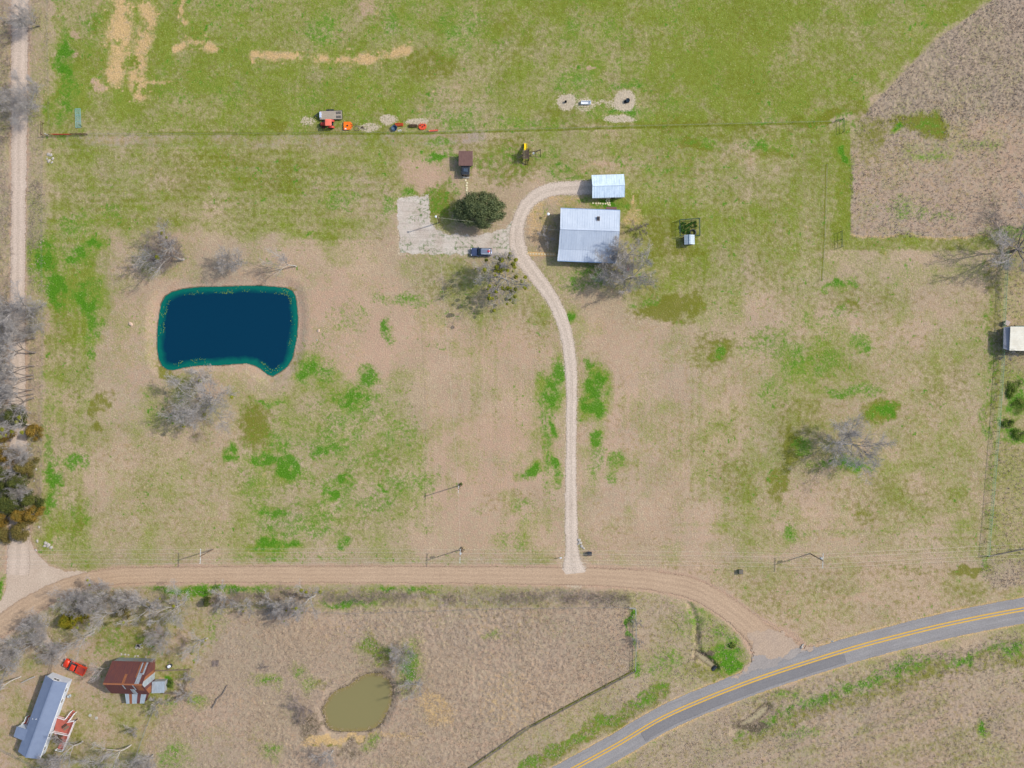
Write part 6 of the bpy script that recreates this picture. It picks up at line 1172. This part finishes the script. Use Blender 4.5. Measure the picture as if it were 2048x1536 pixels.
for k in range(10):
    mb = MB(); mb.box((0, 0, .05), (.46, .46, .1), R(8 * (k % 3 - 1))); o = mb.part('paving_stone', m_paver); o.location = P(1055 + k * 5.8, 507.6 + k * .16) + Vector((0, 0, .02)); tag(o, 'square paver in the gravel path leading to the farmhouse porch', 'paver', 'pavers of the porch path')
dish = thing('pole_lamp', 'thin white pole with round top west of the farmhouse gable', 'lamp', P(1096, 431)); mb = MB(); mb.tube((0, 0, 0), (0, 0, 1.75), .035, .035, 8); mb.part('pole', m_white, dish); mb = MB(); mb.lathe([(.02, 1.72), (.30, 1.78), (.34, 1.84), (.1, 1.95), (.02, 1.96)], (0, 0, 0), 16); mb.part('round_top', m_white, dish)
bn = thing('garden_bench', 'reddish wooden bench under the bare trees east of the farmhouse', 'bench', P(1256.5, 536.5), R(84)); mr = mat('red_brown_wood', (128,68,60), .8, 0, .25, 3)
mb = MB(); [mb.box((0, -.2 + k * .14, .45), (1.7, .12, .04)) for k in range(4)]; mb.part('seat', mr, bn); mb = MB(); [mb.box((0, .34 + .02 * k, .6 + .15 * k), (1.7, .04, .12)) for k in range(3)]; mb.part('backrest', mr, bn)
for sx in (-.75, .75):
    for sy in (-.2, .3): mb = MB(); mb.box((sx, sy, .22), (.07, .07, .44)); mb.part('leg', mr, bn)
# bins, mailbox, road sign
bi_ = thing('wheeled_bin', 'dark blue wheeled bin lying beside the driveway mouth', 'bin', P(1178.5, 1106), R(-4)); mb = MB(); mb.loft([(0, -.42, .42, -.36, .36, .06), (.95, -.5, .5, -.42, .42, .06)], 3); mb.part('body', mat('navy_plastic', (50,66,100), .5, 0, .1), bi_); mb = MB(); mb.loft([(.95, -.54, .54, -.46, .46, .08), (1.03, -.5, .5, -.42, .42, .12)], 3); mb.part('lid', m_black, bi_)
bi2 = thing('utility_box', 'green utility box standing in the verge north of the dirt road', 'utility box', P(1480, 1142.5), 0); mb = MB(); mb.loft([(0, -.5, .5, -.5, .5, .05), (.9, -.48, .48, -.48, .48, .05)], 3); mb.part('body', mat('olive_green_box', (98,110,72), .6, 0, .15), bi2); mb = MB(); mb.loft([(.9, -.54, .54, -.54, .54, .06), (1.0, -.46, .46, -.46, .46, .1)], 3); mb.part('lid', mat('brown_lid', (112,104,92), .7), bi2)
mbx = thing('mailbox', 'white mailbox on a post west of the driveway mouth', 'mailbox', P(1121, 1114)); mb = MB(); mb.box((0, 0, .5), (.1, .1, 1.0)); mb.part('post', m_dwood, mbx); mb = MB(); mb.loft([(1.0, -.28, .28, -.13, .13, .03), (1.14, -.28, .28, -.13, .13, .05), (1.24, -.26, .26, -.07, .07, .05)], 3); mb.part('box', m_white, mbx)
sg = thing('road_sign', 'silver backed stop sign beside the junction with the tarred road', 'sign', P(1656.5, 1276), R(-62)); mb = MB(); mb.tube((0, 0, -.2), (0, 0, 2.9), .04, .04, 8); mb.part('post', m_pale, sg); mb = MB(); mb.add([(.045, .38 * math.cos(R(22.5 + 45 * k)), 2.5 + .38 * math.sin(R(22.5 + 45 * k))) for k in range(8)] + [(.065, .38 * math.cos(R(22.5 + 45 * k)), 2.5 + .38 * math.sin(R(22.5 + 45 * k))) for k in range(8)], [tuple(range(7, -1, -1)), tuple(range(8, 16))] + [(i, (i + 1) % 8, 8 + (i + 1) % 8, 8 + i) for i in range(8)]); mb.part('panel', m_galv, sg)
cv = thing('culvert_pipe', 'pale broken culvert end at the corner of the road junction', 'culvert', P(1602, 1292), R(25)); mb = MB(); mb.lathe([(.3, 0), (.36, .05), (.36, .5), (.3, .55), (.26, .5), (.26, .05), (.3, 0)], (0, 0, 0), 16, True); c_ = mb.part('pipe', m_prock, cv); c_.rotation_euler = (R(78), 0, 0); mb = MB(); mb.box((.5, .1, .1), (.6, .3, .25)); mb.part('slab', m_conc, cv)
cv2 = thing('culvert_pipe', 'dark culvert mouth at the lower end of the ditch puddle', 'culvert', P(1433, 1334) + Vector((0, 0, -.5)), R(-45)); mb = MB(); mb.lathe([(.38, 0), (.38, 1.4), (.32, 1.4), (.32, 0)], (0, 0, 0), 16, True); c_ = mb.part('pipe', m_black, cv2); c_.rotation_euler = (R(90), 0, 0)
# cattle tubs and trough in the north pasture
def tub(px, py, r, h, label, m, water_=None):
    o = thing('feed_tub', label, 'tub', P(px, py), 0); mb = MB(); mb.lathe([(r * .96, 0), (r, h), (r * .9, h + .02), (r * .86, h * .9), (r * .82, .08), (.02, .06)], (0, 0, 0), 22, True); mb.part('tub', m, o, True)
    if water_: mb = MB(); mb.lathe([(.01, h * .7), (r * .85, h * .7)], (0, 0, 0), 22, True); mb.part('water', m_carglass, o)
    return o
tub(1131.3, 204.2, .26, .6, 'small black tub in the left-hand mud circle of the north pasture', m_black); tub(1255, 202, .52, .62, 'larger black water tub in the right-hand mud circle of the north pasture', m_black, True); tub(1250.8, 204.2, .36, .4, 'grey tub leaning against the larger black tub', m_black)
tg = thing('feed_trough', 'long white feed trough between the two mud circles', 'trough', P(1171.5, 206.3), 0); mb = MB(); L_, W_, h_ = 2.3, .75, .55
for s in (-1, 1): mb.box((0, s * W_ / 2, h_ / 2 + .1), (L_, .06, h_)); mb.box((s * L_ / 2, 0, h_ / 2 + .1), (.06, W_, h_))
mb.box((0, 0, .22), (L_, W_, .05)); mb.part('basin', m_white, tg); mb = MB(); mb.box((1.0, 0, .55), (.16, .45, .05)); mb.part('float_cover', m_galv, tg); mb = MB(); [mb.box((sx, sy, .05), (.1, .1, .12)) for sx in (-1, 1) for sy in (-.3, .3)]; mb.part('leg', m_galv, tg)
# neighbour's odds and ends
wt = thing('water_trough', 'white oval tub with dark rim beside the rusty barn pen', 'tub', Zb(1450, 415, .4) - Vector((0, 0, .4)), R(30)); mb = MB(); mb.loft([(0, -.62, .62, -.40, .40, .35), (.5, -.66, .66, -.44, .44, .38)], 6); mb.part('tub', m_black, wt); mb = MB(); mb.loft([(.5, -.5, .38, -.34, .34, .28), (.54, -.46, .34, -.3, .3, .26)], 6); mb.part('lid', m_white, wt)
mb = MB(); mb.lathe([(.32, 0), (.34, .8), (.28, .8), (.26, .1), (.02, .08)], (0, 0, 0), 18, True); o = mb.part('burn_barrel', m_tin, None, True); o.location = Zh(832, 672, .4) - Vector((0, 0, .4)); tag(o, 'open metal drum against the east wall of the blue roofed house', 'drum')
for i, (x, y) in enumerate([(1083, 903), (1160, 935)]): mb = MB(); mb.lathe([(.36, 0), (.38, .10), (.34, .14), (.02, .15)], (0, 0, 0), 18); o = mb.part('lid', m_conc); o.name = 'septic_lid'; o.location = Zh(x, y, 0); tag(o, ['pale round concrete lid in the grass east of the red deck', 'grey round concrete lid farther from the red deck'][i], 'lid')
def log(label, pts, r, m=m_bark):
    g = [P(*p) for p in pts]; mb = MB(); n = len(g)
    for i in range(n - 1): mb.tube(g[i] - g[0] + Vector((0, 0, r + .25)), g[i + 1] - g[0] + Vector((0, 0, r + .25)), r * (1 - .5 * i / n), r * (1 - .5 * (i + 1) / n), 8)
    o = mb.part('fallen_branch', m); o.location = g[0]; tag(o, label, 'branch')
log('long dark fallen branch lying in the tufted field below the barn', [(425,1415),(432,1404),(434,1398),(445,1388),(450,1380),(456,1368)], .14, m_barkd); log('pale fallen trunk beside the blue roofed house', [(72,1352),(62,1356),(45,1364)], .18)
rr_ = random.Random(3)
bp = [(0, 0)]; mb = MB(); [mb.tube((rr_.uniform(-1, 1), rr_.uniform(-.8, .8), rr_.uniform(.05, .5)), (rr_.uniform(-1, 1), rr_.uniform(-.8, .8), rr_.uniform(.05, .6)), .035, .02, 5) for _ in range(60)]; o = mb.part('brush_pile', m_twigr); o.location = P(432, 1326); tag(o, 'heap of reddish cut branches at the edge of the tufted field', 'brush pile')
mb = MB(); [mb.box((rr_.uniform(-.8, .8), rr_.uniform(-.6, .6), .08), (rr_.uniform(.3, .9), rr_.uniform(.2, .5), .14), rr_.random() * 3) for _ in range(9)]; o = mb.part('rubble_heap', m_prock); o.location = P(278, 1294); tag(o, 'pale rubble heap north of the rusty barn', 'rubble')
for i, (x, y) in enumerate([(243,1308.5),(250,1309),(257,1310),(270,1312.5),(276,1312),(292,1314)]): stone('white broken slab at the foot of the barn north wall', x, y, .3, m_prock, 'slabs along the barn north wall', 'broken_slab', .3)
tag(flat('neighbour_track', TRACK, .03, m_lanef, 4.0, 12), kind='structure')
